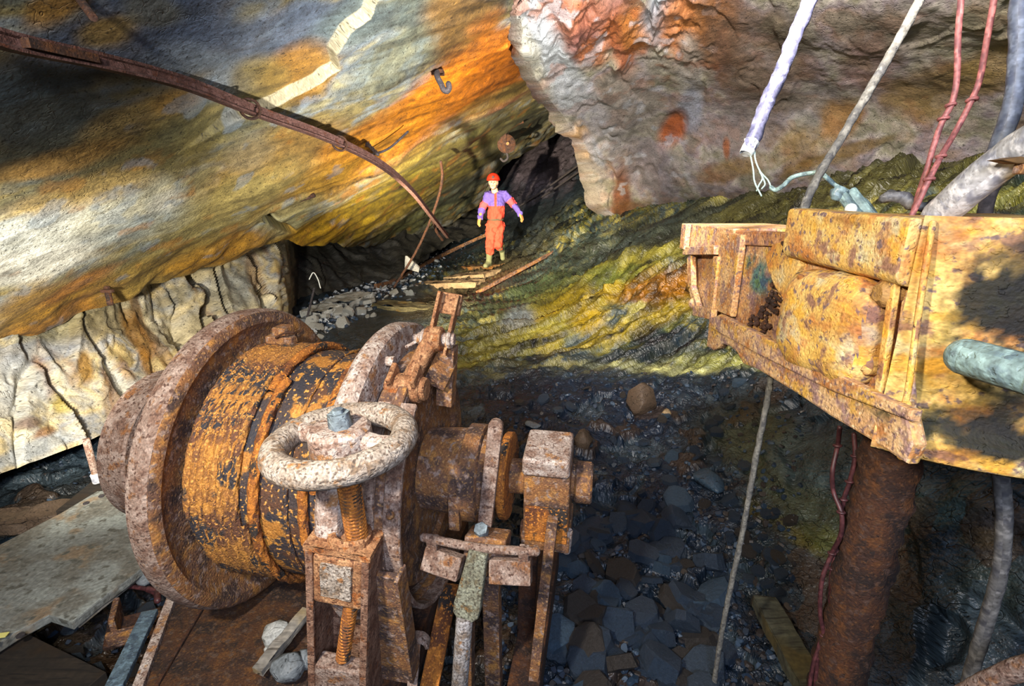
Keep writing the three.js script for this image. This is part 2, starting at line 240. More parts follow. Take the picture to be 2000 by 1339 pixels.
// --- ceiling: the tilted slab that rises from the left edge over the viewpoint
const invCeil = (px, py) => { const k = (upOf(py) - 0.7 * (px - 1000) / 1000 + 0.1) / 1.5; return k > 0.13 ? k : 0.0775 + 0.0525 * Math.exp((k - 0.13) / 0.0525); };
const ceilEdge = lineOf([-500, 0, 150, 300, 420, 500, 545, 600, 640, 700, 760, 800, 870, 935, 985, 1050, 1100, 1250], [930, 676, 620, 562, 520, 484, 468, 480, 471, 482, 477, 462, 440, 402, 325, 280, 255, 190]);
const ceilDir = at(900, 330, 1 / invCeil(900, 330)).sub(at(600, 490, 1 / invCeil(600, 490))).normalize();
const ceilPal = ['#3d4a52', '#55605e', '#736f52', '#877a4c', '#7d8688', '#8f8a6a'].map(lin);
const ceilStrokes = [
  stroke(260, 70, 330, 90, 18, '#3f4d66', 0.85), stroke(60, 220, 210, 90, -5, '#3a474c', 0.85), stroke(110, 320, 160, 60, 10, '#55584a', 0.7), stroke(500, 70, 180, 70, 10, '#5a6a84', 0.8), stroke(650, 60, 170, 60, 20, '#56657a', 0.7), stroke(390, 150, 110, 60, -15, '#8493a2', 0.8),
  stroke(110, 30, 80, 35, 30, '#8a6524', 0.85), stroke(210, 75, 70, 35, 20, '#8a7030', 0.8), stroke(300, 30, 60, 30, 0, '#5d5c48', 0.6), stroke(800, 80, 190, 60, 35, '#5f6a62', 0.7), stroke(910, 50, 80, 130, 20, '#7a571c', 0.85), stroke(720, 30, 120, 40, 30, '#55655f', 0.6),
  stroke(590, 150, 80, 48, 28, '#94691a', 0.9, 0.35), stroke(520, 170, 60, 50, 0, '#7b6a34', 0.7), stroke(270, 240, 160, 42, 28, '#a58a4e', 0.75), stroke(120, 318, 170, 26, 12, '#b98f48', 0.75), stroke(350, 205, 60, 25, 10, '#a8813e', 0.7), stroke(360, 280, 110, 60, 20, '#6a6438', 0.75), stroke(260, 330, 120, 40, 15, '#6c6640', 0.7),
  stroke(90, 460, 210, 55, 12, '#bcc1bb', 0.85), stroke(240, 405, 130, 35, 25, '#b9b8a2', 0.75), stroke(60, 520, 160, 35, 10, '#c9cac0', 0.85), stroke(330, 395, 50, 26, 20, '#c5c4b6', 0.8), stroke(300, 440, 120, 30, 20, '#97a3a4', 0.6), stroke(160, 380, 160, 30, 15, '#a88d50', 0.65),
  stroke(520, 335, 200, 70, 28, '#a47f34', 0.8), stroke(440, 400, 160, 50, 25, '#9d9258', 0.75), stroke(480, 300, 60, 40, 20, '#8d8a72', 0.5), stroke(390, 330, 60, 60, 30, '#7c6c34', 0.5),
  stroke(220, 570, 300, 30, 23, '#a8711a', 0.85), stroke(70, 590, 130, 40, 20, '#ab8126', 0.8), stroke(330, 520, 170, 40, 22, '#9c8a44', 0.7), stroke(150, 560, 90, 14, 25, '#b0712a', 0.7), stroke(440, 490, 120, 20, 24, '#ad7d1e', 0.85),
  stroke(900, 170, 165, 62, 27, '#d97c06', 0.95, 0.35), stroke(760, 265, 150, 55, 28, '#d6860f', 0.92, 0.35), stroke(980, 110, 60, 80, 20, '#c06c0c', 0.8), stroke(690, 310, 120, 38, 28, '#c58a22', 0.8), stroke(600, 370, 120, 36, 28, '#b08a2e', 0.7), stroke(940, 205, 110, 14, 27, '#77662a', 0.75), stroke(1010, 170, 50, 12, 27, '#5e5628', 0.7),
  stroke(690, 430, 200, 42, 26, '#a88c12', 0.9), stroke(620, 455, 110, 24, 22, '#b08410', 0.85), stroke(770, 380, 150, 34, 26, '#8d7914', 0.85), stroke(560, 420, 70, 30, 25, '#a9a372', 0.7), stroke(860, 330, 130, 40, 27, '#6c651a', 0.85), stroke(960, 265, 120, 34, 27, '#5f5c2a', 0.85), stroke(830, 420, 110, 26, 26, '#5c6138', 0.85), stroke(900, 370, 90, 16, 28, '#3c443a', 0.8), stroke(810, 300, 120, 18, 27, '#7e6f26', 0.8), stroke(1040, 240, 70, 20, 25, '#3f4438', 0.8),
];
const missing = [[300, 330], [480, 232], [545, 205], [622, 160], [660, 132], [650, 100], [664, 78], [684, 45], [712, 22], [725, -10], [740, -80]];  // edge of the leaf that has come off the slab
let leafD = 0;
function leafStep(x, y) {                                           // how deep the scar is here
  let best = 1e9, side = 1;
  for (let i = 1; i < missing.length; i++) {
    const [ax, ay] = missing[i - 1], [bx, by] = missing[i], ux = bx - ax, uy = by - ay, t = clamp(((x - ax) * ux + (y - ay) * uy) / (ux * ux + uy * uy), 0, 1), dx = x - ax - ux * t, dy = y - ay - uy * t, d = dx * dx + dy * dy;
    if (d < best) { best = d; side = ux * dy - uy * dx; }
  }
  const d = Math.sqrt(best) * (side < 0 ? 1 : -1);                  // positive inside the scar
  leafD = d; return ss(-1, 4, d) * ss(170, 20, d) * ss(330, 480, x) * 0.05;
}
const dentA = stroke(530, 428, 9, 12, -60, "#000000"), dentB = stroke(552, 443, 24, 6, -18, "#000000");
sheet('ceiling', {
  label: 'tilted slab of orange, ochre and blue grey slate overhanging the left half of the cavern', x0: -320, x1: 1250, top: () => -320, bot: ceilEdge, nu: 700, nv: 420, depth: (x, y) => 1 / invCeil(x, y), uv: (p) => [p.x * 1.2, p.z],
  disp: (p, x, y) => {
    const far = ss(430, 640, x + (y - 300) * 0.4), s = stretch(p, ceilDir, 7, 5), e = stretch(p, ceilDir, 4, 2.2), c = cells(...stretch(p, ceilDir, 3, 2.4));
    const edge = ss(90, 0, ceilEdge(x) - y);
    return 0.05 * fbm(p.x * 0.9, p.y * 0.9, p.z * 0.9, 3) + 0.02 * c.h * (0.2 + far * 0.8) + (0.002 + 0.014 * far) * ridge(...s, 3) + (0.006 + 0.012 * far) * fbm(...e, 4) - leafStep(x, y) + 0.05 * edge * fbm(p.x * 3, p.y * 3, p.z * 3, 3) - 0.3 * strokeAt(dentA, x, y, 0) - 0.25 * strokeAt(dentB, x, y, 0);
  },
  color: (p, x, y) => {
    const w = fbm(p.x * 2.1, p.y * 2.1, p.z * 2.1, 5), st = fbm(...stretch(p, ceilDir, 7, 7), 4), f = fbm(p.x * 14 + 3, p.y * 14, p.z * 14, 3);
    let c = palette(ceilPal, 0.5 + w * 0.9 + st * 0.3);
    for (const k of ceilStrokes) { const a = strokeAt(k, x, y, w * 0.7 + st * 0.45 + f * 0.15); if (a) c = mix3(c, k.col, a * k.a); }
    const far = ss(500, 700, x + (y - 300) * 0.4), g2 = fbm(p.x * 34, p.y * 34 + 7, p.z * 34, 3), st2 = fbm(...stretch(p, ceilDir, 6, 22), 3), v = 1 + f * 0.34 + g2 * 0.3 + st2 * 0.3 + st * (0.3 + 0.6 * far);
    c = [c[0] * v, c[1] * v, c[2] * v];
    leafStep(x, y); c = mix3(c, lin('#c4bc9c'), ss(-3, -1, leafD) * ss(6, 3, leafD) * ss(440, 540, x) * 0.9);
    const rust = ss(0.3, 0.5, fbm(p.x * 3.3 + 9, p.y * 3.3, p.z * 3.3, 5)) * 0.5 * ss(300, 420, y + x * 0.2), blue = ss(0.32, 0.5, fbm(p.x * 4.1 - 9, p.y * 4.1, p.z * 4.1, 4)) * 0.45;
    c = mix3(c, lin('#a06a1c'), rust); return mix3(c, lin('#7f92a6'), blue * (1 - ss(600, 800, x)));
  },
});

// --- floor: path, scree and the banded bank that climbs to the right
const floorXs = [-600, 0, 300, 600, 900, 1200, 1500, 1800, 2500], floorYs = [2000, 1600, 1339, 1100, 900, 800, 700, 620, 550, 500, 450, 410, 330, 250, 150];
const hts = [[.15, .15, .15, .15, .1, 0, 0, .2, .6], [.15, .15, .15, .15, .1, 0, 0, .2, .6], [.12, .12, .1, .1, .06, 0, 0, .2, .6], [.12, .12, .1, .1, .06, 0, .05, .4, .9], [.1, .1, .12, .15, .1, .05, .3, .7, 1.15], [.12, .15, .2, .2, .12, .1, .4, .85, 1.3], [.2, .2, .25, .25, .2, .25, .55, 1, 1.42], [.25, .25, .25, .3, .36, .5, .75, 1.15, 1.5]];
const dps = [[9, 8.5, 8, 7.8, 7.6, 5.3, 3.9, 2.5, 1.5], [10.5, 10.4, 10.4, 10.2, 9.8, 5.8, 4.2, 2.8, 1.8], [12.5, 12.5, 12.3, 12, 11.4, 6.4, 4.6, 3.2, 2.1], [13.4, 13.4, 13.4, 13.4, 12.8, 7.2, 5.2, 3.6, 2.4], [14, 14, 14, 14, 14, 8.6, 6.1, 4.1, 2.7], [15, 15, 15, 15, 15, 9.8, 7, 4.9, 3.1], [16, 16, 16, 16, 16, 12, 8.4, 5.8, 3.8]];
const floorInv = table(floorXs, floorYs, floorYs.map((y, j) => floorXs.map((_, i) => j < 8 ? -upOf(y) / (1.7 - hts[j][i]) : 1 / dps[j - 8][i])));
const bankDir = at(1300, 560, 5).sub(at(900, 700, 4.65)).normalize();
const bankMask = (x, y) => ss(-30, 30, (x - 880) * 0.5 + (620 - y) * 0.15 + 20) * ss(-30, 50, 735 - (x - 900) * 0.02 - y) * ss(20, -40, (x - 1000) * -1 + (500 - y) * 2.2 - 120);
const floorStrokes = [
  stroke(720, 620, 240, 60, 12, '#333c45', 0.9), stroke(930, 560, 140, 32, 22, '#5b5036', 0.85), stroke(950, 530, 90, 26, 20, '#6b5d42', 0.8), stroke(880, 590, 90, 22, 20, '#4a4636', 0.7), stroke(1010, 500, 110, 26, 28, '#3a3a2c', 0.8), stroke(940, 470, 160, 45, 30, '#2c3a42', 0.8), stroke(1050, 440, 90, 40, 30, '#2a3236', 0.8), stroke(1062, 318, 85, 62, 30, '#7a7280', 0.95), stroke(1010, 390, 40, 26, 30, '#4a4650', 0.7),
  stroke(1200, 520, 300, 34, 24, '#87802a', 0.85), stroke(1100, 500, 140, 26, 28, '#2c3f44', 0.75), stroke(1340, 430, 260, 26, 18, '#5a5520', 0.8), stroke(1600, 380, 300, 40, 17, '#5d571c', 0.85), stroke(1850, 330, 200, 40, 17, '#5e5a24', 0.85), stroke(1900, 400, 160, 30, 10, '#6b6a2a', 0.7), stroke(1750, 300, 260, 14, 17, '#1e211c', 0.7), stroke(1400, 400, 200, 10, 17, '#20231e', 0.6), stroke(1960, 420, 60, 20, 0, '#1d242c', 0.7),
  stroke(1150, 495, 280, 32, 24, '#2f3e3a', 0.7), stroke(1000, 590, 120, 20, 25, '#39483a', 0.6), stroke(1650, 350, 380, 60, 17, '#3a3b24', 0.65), stroke(1250, 470, 220, 20, 22, '#2c3836', 0.7),
  stroke(1130, 590, 190, 26, 22, '#a38c1e', 0.95), stroke(1290, 560, 100, 34, 12, '#94600f', 0.95), stroke(1310, 600, 80, 20, 10, '#6e5512', 0.8), stroke(1080, 640, 140, 26, 20, '#979038', 0.9), stroke(1150, 620, 46, 26, 10, '#b89a18', 0.95), stroke(1010, 620, 40, 22, 20, '#6d7c8c', 0.75), stroke(1220, 640, 150, 18, 20, '#a08c24', 0.85), stroke(950, 680, 90, 26, 25, '#7a742e', 0.85), stroke(1070, 660, 30, 24, 30, '#a3933a', 0.8), stroke(1200, 530, 60, 20, 10, '#51642c', 0.7), stroke(1060, 555, 90, 20, 20, '#3e4d2e', 0.7),
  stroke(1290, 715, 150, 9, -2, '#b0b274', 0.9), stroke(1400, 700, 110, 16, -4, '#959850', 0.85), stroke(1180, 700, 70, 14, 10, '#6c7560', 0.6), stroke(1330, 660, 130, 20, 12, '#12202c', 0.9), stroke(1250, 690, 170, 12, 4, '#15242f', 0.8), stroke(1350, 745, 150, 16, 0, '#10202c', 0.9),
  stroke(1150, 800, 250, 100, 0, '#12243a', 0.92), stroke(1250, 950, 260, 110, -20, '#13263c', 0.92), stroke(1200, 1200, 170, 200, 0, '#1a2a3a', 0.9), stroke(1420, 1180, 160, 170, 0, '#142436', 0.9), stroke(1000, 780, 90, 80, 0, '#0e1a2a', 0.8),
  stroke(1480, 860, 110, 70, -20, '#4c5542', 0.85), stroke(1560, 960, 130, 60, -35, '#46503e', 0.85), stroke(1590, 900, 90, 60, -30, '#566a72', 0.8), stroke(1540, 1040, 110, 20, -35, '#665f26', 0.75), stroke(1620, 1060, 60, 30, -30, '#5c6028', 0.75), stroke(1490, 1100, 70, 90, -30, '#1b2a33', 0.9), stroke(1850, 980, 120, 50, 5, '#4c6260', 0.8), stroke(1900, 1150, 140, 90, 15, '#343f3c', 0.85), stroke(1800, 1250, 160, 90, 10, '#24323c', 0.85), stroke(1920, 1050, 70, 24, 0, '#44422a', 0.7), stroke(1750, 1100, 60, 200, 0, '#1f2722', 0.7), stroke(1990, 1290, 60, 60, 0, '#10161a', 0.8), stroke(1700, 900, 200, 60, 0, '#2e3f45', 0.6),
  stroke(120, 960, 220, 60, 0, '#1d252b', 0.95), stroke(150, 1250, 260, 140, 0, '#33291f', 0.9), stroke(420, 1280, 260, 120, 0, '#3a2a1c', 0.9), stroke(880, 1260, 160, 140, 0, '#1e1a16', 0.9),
];
const floorPal = ['#18242f', '#22303c', '#293844', '#384650'].map(lin), bankPal = ['#1c2a30', '#3a4a40', '#585c2a', '#746d2a', '#4f5a54', '#2a3a40', '#7c763c'].map(lin);
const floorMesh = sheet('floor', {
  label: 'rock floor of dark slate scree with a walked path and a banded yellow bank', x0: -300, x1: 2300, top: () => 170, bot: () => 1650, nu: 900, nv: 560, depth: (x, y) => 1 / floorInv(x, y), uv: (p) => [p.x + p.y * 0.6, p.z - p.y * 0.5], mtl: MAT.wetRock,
  disp: (p, x, y) => {
    const bank = bankMask(x, y), path = ss(120, 40, Math.abs(x - 950 + (y - 520) * 1.6)) * ss(700, 640, y), right = ss(1440, 1560, x) * ss(760, 860, y), d = p.distanceTo(EYE);
    let h = 0.05 * fbm(p.x * 1.3, p.y * 1.3, p.z * 1.3, 3);
    const c = cells(p.x * 5, p.y * 5, p.z * 5); h += c.h * 0.06 * (1 - bank) * (1 - path) * (1 - right * 0.6) + fbm(p.x * 13, p.y * 13, p.z * 13, 2) * 0.012 * (1 - path * 0.8);
    if (bank > 0.01) { const s = stretch(p, bankDir, 5, 4.5), b = cells(...s), t = stretch(p, bankDir, 12, 10), t2 = stretch(p, bankDir, 14, 4); h += bank * (b.h * 0.07 + 0.07 * (ridge(...t, 3) - 0.65) + 0.1 * (ridge(...t2, 2) - 0.65)); }
    if (right > 0.01) { const b = cells(p.x * 1.6, p.y * 2.6, p.z * 1.6); h = lerp(h, 0.05 * fbm(p.x * 1.3, p.y * 1.3, p.z * 1.3, 4) + b.h * 0.1, right * 0.85); }
    return h;
  },
  color: (p, x, y) => {
    const bank = bankMask(x, y), w = fbm(p.x * 2.4, p.y * 2.4, p.z * 2.4, 4), f = fbm(p.x * 17, p.y * 17, p.z * 17, 3), sb = stretch(p, bankDir, 12, 9), st = fbm(...sb, 4);
    let c = palette(floorPal, 0.5 + w + f * 0.5);
    if (bank > 0) c = mix3(c, palette(bankPal, 0.45 + st * 1.1 + w * 0.5), bank);
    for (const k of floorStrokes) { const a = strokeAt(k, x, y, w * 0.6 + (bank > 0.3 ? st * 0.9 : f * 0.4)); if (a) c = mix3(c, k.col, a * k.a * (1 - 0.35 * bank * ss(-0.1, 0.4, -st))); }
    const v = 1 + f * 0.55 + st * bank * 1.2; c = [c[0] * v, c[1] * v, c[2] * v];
    const id = cells(p.x * 5, p.y * 5, p.z * 5).id, tone = (1 - bank) * ss(650, 800, y);
    if (id > 0.86) c = mix3(c, lin('#4a3a2c'), 0.6 * tone); else if (id < 0.12) c = mix3(c, lin('#4a5a64'), 0.5 * tone);
    return c.map((q) => Math.max(q, 0.003));
  },
});

// --- wall_left: broken cream rock under the slab, then the dark recess beyond its corner
const wlBase = lineOf([-500, 0, 150, 250, 330, 400, 450, 500, 560, 620, 700, 780, 870, 960], [1250, 925, 872, 822, 762, 720, 690, 660, 620, 600, 575, 545, 480, 450]);
const wlInv = lineOf([-500, 0, 300, 420, 500, 545, 562, 580, 640, 700, 780, 870, 960], [0.52, 1 / 2.95, 1 / 4.15, 1 / 4.9, 1 / 5.4, 1 / 5.75, 1 / 6.1, 1 / 7.2, 1 / 7.8, 1 / 8.2, 1 / 8.9, 1 / 10.6, 1 / 12]);
const crackDir = at(480, 660, 5).sub(at(400, 520, 5)).normalize();
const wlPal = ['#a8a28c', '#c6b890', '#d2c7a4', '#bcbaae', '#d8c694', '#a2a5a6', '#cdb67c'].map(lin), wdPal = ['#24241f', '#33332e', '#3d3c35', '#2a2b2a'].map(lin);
const wlStrokes = [
  stroke(90, 640, 130, 45, 15, '#6f6c50', 0.8), stroke(60, 690, 120, 30, 5, '#7c8490', 0.7), stroke(200, 630, 90, 35, 20, '#7e7250', 0.75), stroke(280, 660, 22, 70, 30, '#8a6018', 0.85), stroke(300, 730, 18, 60, 20, '#a06c14', 0.85), stroke(90, 740, 16, 60, 20, '#8a5c2a', 0.85), stroke(160, 720, 16, 34, 10, '#a07418', 0.85), stroke(115, 790, 20, 26, 20, '#b0a03c', 0.7), stroke(205, 780, 12, 50, 10, '#a8804a', 0.7), stroke(50, 830, 24, 14, 0, '#6a5348', 0.85), stroke(80, 850, 22, 12, 20, '#8a5a2a', 0.8), stroke(250, 770, 60, 50, 0, '#bcc0bc', 0.6), stroke(40, 760, 60, 60, 0, '#a9b0b4', 0.6), stroke(360, 640, 50, 40, 0, '#b8ac88', 0.6), stroke(340, 580, 50, 24, 20, '#6e6c5c', 0.7), stroke(460, 560, 60, 40, 30, '#8d9088', 0.8), stroke(420, 600, 40, 40, 0, '#9a8f6c', 0.6), stroke(330, 700, 40, 16, 20, '#cbb67c', 0.8), stroke(500, 520, 20, 50, 20, '#a07a4a', 0.6), stroke(60, 880, 120, 16, 22, '#a8b0b4', 0.8),
];
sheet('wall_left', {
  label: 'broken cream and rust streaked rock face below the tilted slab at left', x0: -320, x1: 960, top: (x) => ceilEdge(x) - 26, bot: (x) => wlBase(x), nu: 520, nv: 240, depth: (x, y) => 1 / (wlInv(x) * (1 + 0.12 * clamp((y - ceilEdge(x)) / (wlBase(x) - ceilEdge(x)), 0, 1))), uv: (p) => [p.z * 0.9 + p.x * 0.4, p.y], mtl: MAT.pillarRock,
  disp: (p, x, y) => {
    const dark = ss(555, 590, x), s = stretch(p, crackDir, 3, 2.6), c = cells(...s), big = c.h, e = c.edge, c2 = cells(p.x * 6, p.y * 6, p.z * 6).h, mid = ss(300, 430, x) * (1 - dark);
    const calm = 1 - 0.85 * ss(530, 550, x) * ss(605, 582, x);
    return calm * (big * lerp(0.1 + 0.14 * mid, 0.12, dark) - (0.006 + 0.24 * mid) * ss(0.12, 0, e) * (1 - dark * 0.6) + c2 * 0.016 + 0.012 * fbm(p.x * 9, p.y * 9, p.z * 9, 3) + 0.08 * fbm(p.x * 1.4, p.y * 1.4, p.z * 1.4, 2));
  },
  color: (p, x, y) => {
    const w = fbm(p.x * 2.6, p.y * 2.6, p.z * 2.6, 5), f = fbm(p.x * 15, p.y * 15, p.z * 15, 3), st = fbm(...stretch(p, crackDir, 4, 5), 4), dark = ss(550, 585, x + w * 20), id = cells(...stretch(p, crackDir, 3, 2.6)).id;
    let c = palette(wlPal, 0.5 + w * 0.8 + (id - 0.5) * 0.5);
    for (const k of wlStrokes) { const a = strokeAt(k, x, y, w * 0.6 + f * 0.3 + st * 0.3); if (a) c = mix3(c, k.col, a * k.a); }
    c = mix3(c, lin('#8a5c1c'), 0.6 * ss(0.22, 0.45, st)); c = mix3(c, palette(wdPal, 0.5 + st + w * 0.4), dark);  // dark palette puts the shade of the recess into the rock colour
    const v = 1 + f * 0.3; return [c[0] * v, c[1] * v, c[2] * v];
  },
});

// --- wall_right: the great grey brown mass hanging over the bank
const wrLeft = lineOf([-500, -60, 0, 80, 150, 200, 240, 270, 330, 400, 425, 520], [930, 945, 958, 985, 1006, 1040, 1072, 1106, 1122, 1138, 1160, 1180]);
const wrXs = [900, 1000, 1100, 1200, 1300, 1500, 1800, 2100, 2600], wrYs = [-500, 0, 200, 350, 420, 520];
const wrInv = table(wrXs, wrYs, [[2, 2.1, 2.2, 2.2, 2.2, 2.1, 1.9, 1.7, 1.5], [3.2, 3.3, 3.45, 3.6, 3.6, 3.4, 2.9, 2.4, 1.9], [4.3, 4.6, 4.9, 5.1, 5.2, 4.7, 3.9, 3.25, 2.6], [5.6, 6, 6.4, 6.5, 6.2, 5.4, 4.5, 3.9, 3.2], [6.6, 6.8, 7, 7, 6.9, 6.0, 5.0, 4.4, 3.8], [8, 8, 8, 8, 7.8, 7, 6, 5.2, 4.5]].map((r) => r.map((d) => 1 / d)));
const wrDir = at(1300, 100, 4.4).sub(at(1340, 380, 6.2)).normalize();
const wrPal = ['#6b6256', '#7d7366', '#8a786c', '#857c80', '#98938a', '#787662', '#8d8478'].map(lin);
const wrStrokes = [
  stroke(1060, 70, 60, 110, 25, '#8f98a0', 0.75), stroke(1100, 140, 46, 110, 25, '#9aa2a8', 0.75), stroke(1030, 100, 24, 90, 25, '#a8a692', 0.6), stroke(1150, 60, 60, 70, 10, '#7a5238', 0.85), stroke(1120, 20, 60, 60, 0, '#8b4a22', 0.7), stroke(1140, 90, 36, 60, 10, '#5a3a3c', 0.7), stroke(1170, 20, 90, 40, 0, '#7d4b38', 0.8), stroke(1215, 90, 26, 70, 10, '#8a4a20', 0.9), stroke(1160, 110, 40, 30, 0, '#95562a', 0.8), stroke(1250, 60, 40, 60, 0, '#a06424', 0.85), stroke(1290, 40, 40, 60, 0, '#7d8a96', 0.8), stroke(1330, 60, 50, 70, 0, '#a5621c', 0.85), stroke(1400, 60, 60, 90, 5, '#7d4e1c', 0.9), stroke(1410, 110, 18, 46, 0, '#8a4a14', 0.8), stroke(1345, 150, 30, 80, 0, '#9c9a92', 0.75), stroke(1350, 210, 26, 46, 0, '#8a93a6', 0.7), stroke(1290, 130, 34, 30, 0, '#8f8c7c', 0.7),
  stroke(1312, 255, 26, 46, -30, '#90481a', 0.95, 0.2), stroke(1185, 250, 40, 60, 15, '#8f8f92', 0.7), stroke(1240, 220, 60, 80, 0, '#85817a', 0.7), stroke(1215, 380, 22, 60, 0, '#6a3a16', 0.9), stroke(1230, 405, 50, 22, 0, '#5c3a14', 0.85), stroke(1160, 330, 30, 80, 10, '#8a8780', 0.7), stroke(1140, 270, 16, 40, 20, '#b08a50', 0.7), stroke(1160, 290, 14, 40, 30, '#98a0b0', 0.7), stroke(1290, 330, 70, 60, 0, '#7f7b80', 0.6), stroke(1480, 120, 110, 110, 0, '#6a5a4c', 0.7), stroke(1450, 260, 70, 70, 0, '#746d6c', 0.7), stroke(1600, 220, 70, 60, 0, '#6f6c66', 0.6), stroke(1640, 240, 60, 40, 40, '#8a6420', 0.75), stroke(1560, 290, 60, 50, 10, '#7a5e2c', 0.7), stroke(1760, 60, 130, 60, 0, '#726a5c', 0.7), stroke(1820, 180, 120, 60, 20, '#76602e', 0.75), stroke(1950, 130, 90, 50, 20, '#8a7440', 0.75), stroke(1930, 40, 90, 50, 0, '#7e7a62', 0.7), stroke(1550, 60, 60, 60, 0, '#5f5a48', 0.6), stroke(1690, 130, 60, 60, 0, '#7a5a50', 0.6), stroke(1420, 290, 8, 24, 0, '#8a4a14', 0.8), stroke(1430, 330, 90, 24, 15, '#7a5c28', 0.7), stroke(1650, 300, 140, 14, 18, '#6a5420', 0.8),
];
const spallA = stroke(1312, 255, 24, 46, -30, "#000000");
sheet('wall_right', {
  label: 'massive grey brown rock face with rust red stains hanging over the bank at right', x0: 900, x1: 2360, left: wrLeft, side: 14, top: () => -330, bot: () => 520, nu: 520, nv: 360, depth: (x, y) => 1 / wrInv(x, y), uv: (p) => [p.x, p.y * 0.6 + p.z * 0.7], mtl: MAT.pillarRock,
  disp: (p, x, y) => {
    const edge = ss(170, 30, x - wrLeft(y)), top = ss(200, 40, y) * ss(1450, 1300, x), c = cells(...stretch(p, wrDir, 2.6, 3)), h = c.h, c2 = cells(p.x * 7, p.y * 7, p.z * 7).h;
    const spall = strokeAt(spallA, x, y, 0);
    return h * (0.022 + 0.04 * edge + 0.06 * top) + c2 * (0.004 + 0.03 * top + 0.004 * edge) + 0.05 * fbm(p.x * 1.1, p.y * 1.1, p.z * 1.1, 3) + 0.005 * fbm(p.x * 8, p.y * 8, p.z * 8, 3) - 0.04 * spall;
  },
  color: (p, x, y) => {
    const w = fbm(p.x * 2.2, p.y * 2.2, p.z * 2.2, 5), f = fbm(p.x * 13, p.y * 13, p.z * 13, 3), st = fbm(...stretch(p, wrDir, 3.5, 5), 4), top = ss(240, 60, y) * ss(1450, 1330, x);
    let c = palette(wrPal, 0.5 + w * 0.8 + st * 0.3);
    for (const k of wrStrokes) { const a = strokeAt(k, x, y, w * 0.7 + f * 0.25 + st * 0.35); if (a) c = mix3(c, k.col, a * k.a); }
    c = mix3(c, lin('#8a4a1a'), 0.6 * ss(0.18, 0.4, fbm(p.x * 4 + 5, p.y * 3, p.z * 4, 5)) * (0.25 + 0.75 * top)); c = mix3(c, lin('#a0a6ae'), 0.5 * ss(0.25, 0.42, fbm(p.x * 5 - 5, p.y * 5, p.z * 5, 4)) * (0.15 + 0.85 * ss(1420, 1300, x)));
    const v = 1 + f * 0.26 + st * 0.2; return [c[0] * v, c[1] * v, c[2] * v];
  },
});

// --- wall_far: the purple grey end of the passage
sheet('wall_far', {
  label: 'dim purple grey rock at the far end of the passage', x0: 780, x1: 1320, top: () => 150, bot: () => 480, nu: 110, nv: 80, depth: (x, y) => 13.2 - (x - 1000) * 0.003, uv: (p) => [p.x, p.y],
  disp: (p) => cells(p.x * 1.1, p.y * 1.1, p.z).h * 0.5 + 0.2 * fbm(p.x * 2, p.y * 2, p.z * 2, 4),
  color: (p) => { const w = fbm(p.x * 1.3, p.y * 1.3, p.z * 1.3, 4), f = fbm(p.x * 6, p.y * 6, p.z * 6, 3), c = palette(['#6a6068', '#7d7382', '#8a8296', '#706a66'].map(lin), 0.5 + w), v = 1 + f * 0.5; return c.map((q) => q * v); },
});

// ---------------------------------------------------------------- the winch
const AX = 0.55;                                                    // height of the drum axis over the bed
const winch = thing('winch', 'rusty hauling winch with a rope drum between two big flanges and a handwheel brake', 'winch', [-0.866, 0.25, -1.628], -0.18);
const up = (g, y = AX) => g.translate(0, y, 0);
function arcX(r0, r1, a0, a1, x0, x1, b = 0.003) {                   // a strap bent round the axis; angles from the front towards the top
  const s = new THREE.Shape(), n = 40, p = [];
  for (let i = 0; i <= n; i++) { const a = lerp(a0, a1, i / n); p.push([-Math.cos(a) * r1, Math.sin(a) * r1]); }
  for (let i = n; i >= 0; i--) { const a = lerp(a0, a1, i / n); p.push([-Math.cos(a) * r0, Math.sin(a) * r0]); }
  p.forEach(([x, y], i) => (i ? s.lineTo(x, y) : s.moveTo(x, y)));
  return new THREE.ExtrudeGeometry(s, { depth: x1 - x0 - 2 * b, bevelEnabled: true, bevelThickness: b, bevelSize: b, bevelOffset: -b, bevelSegments: 1 }).rotateY(Math.PI / 2).translate(x0 + b, 0, 0);
}
function dimple(g, amp, sc) { g = plain(g); const p = g.attributes.position, q = g.attributes.normal; for (let i = 0; i < p.count; i++) { const x = p.getX(i), y = p.getY(i), z = p.getZ(i), h = fbm(x * sc, y * sc, z * sc, 3) * amp; p.setXYZ(i, x + q.getX(i) * h, y + q.getY(i) * h, z + q.getZ(i) * h); } return g; }
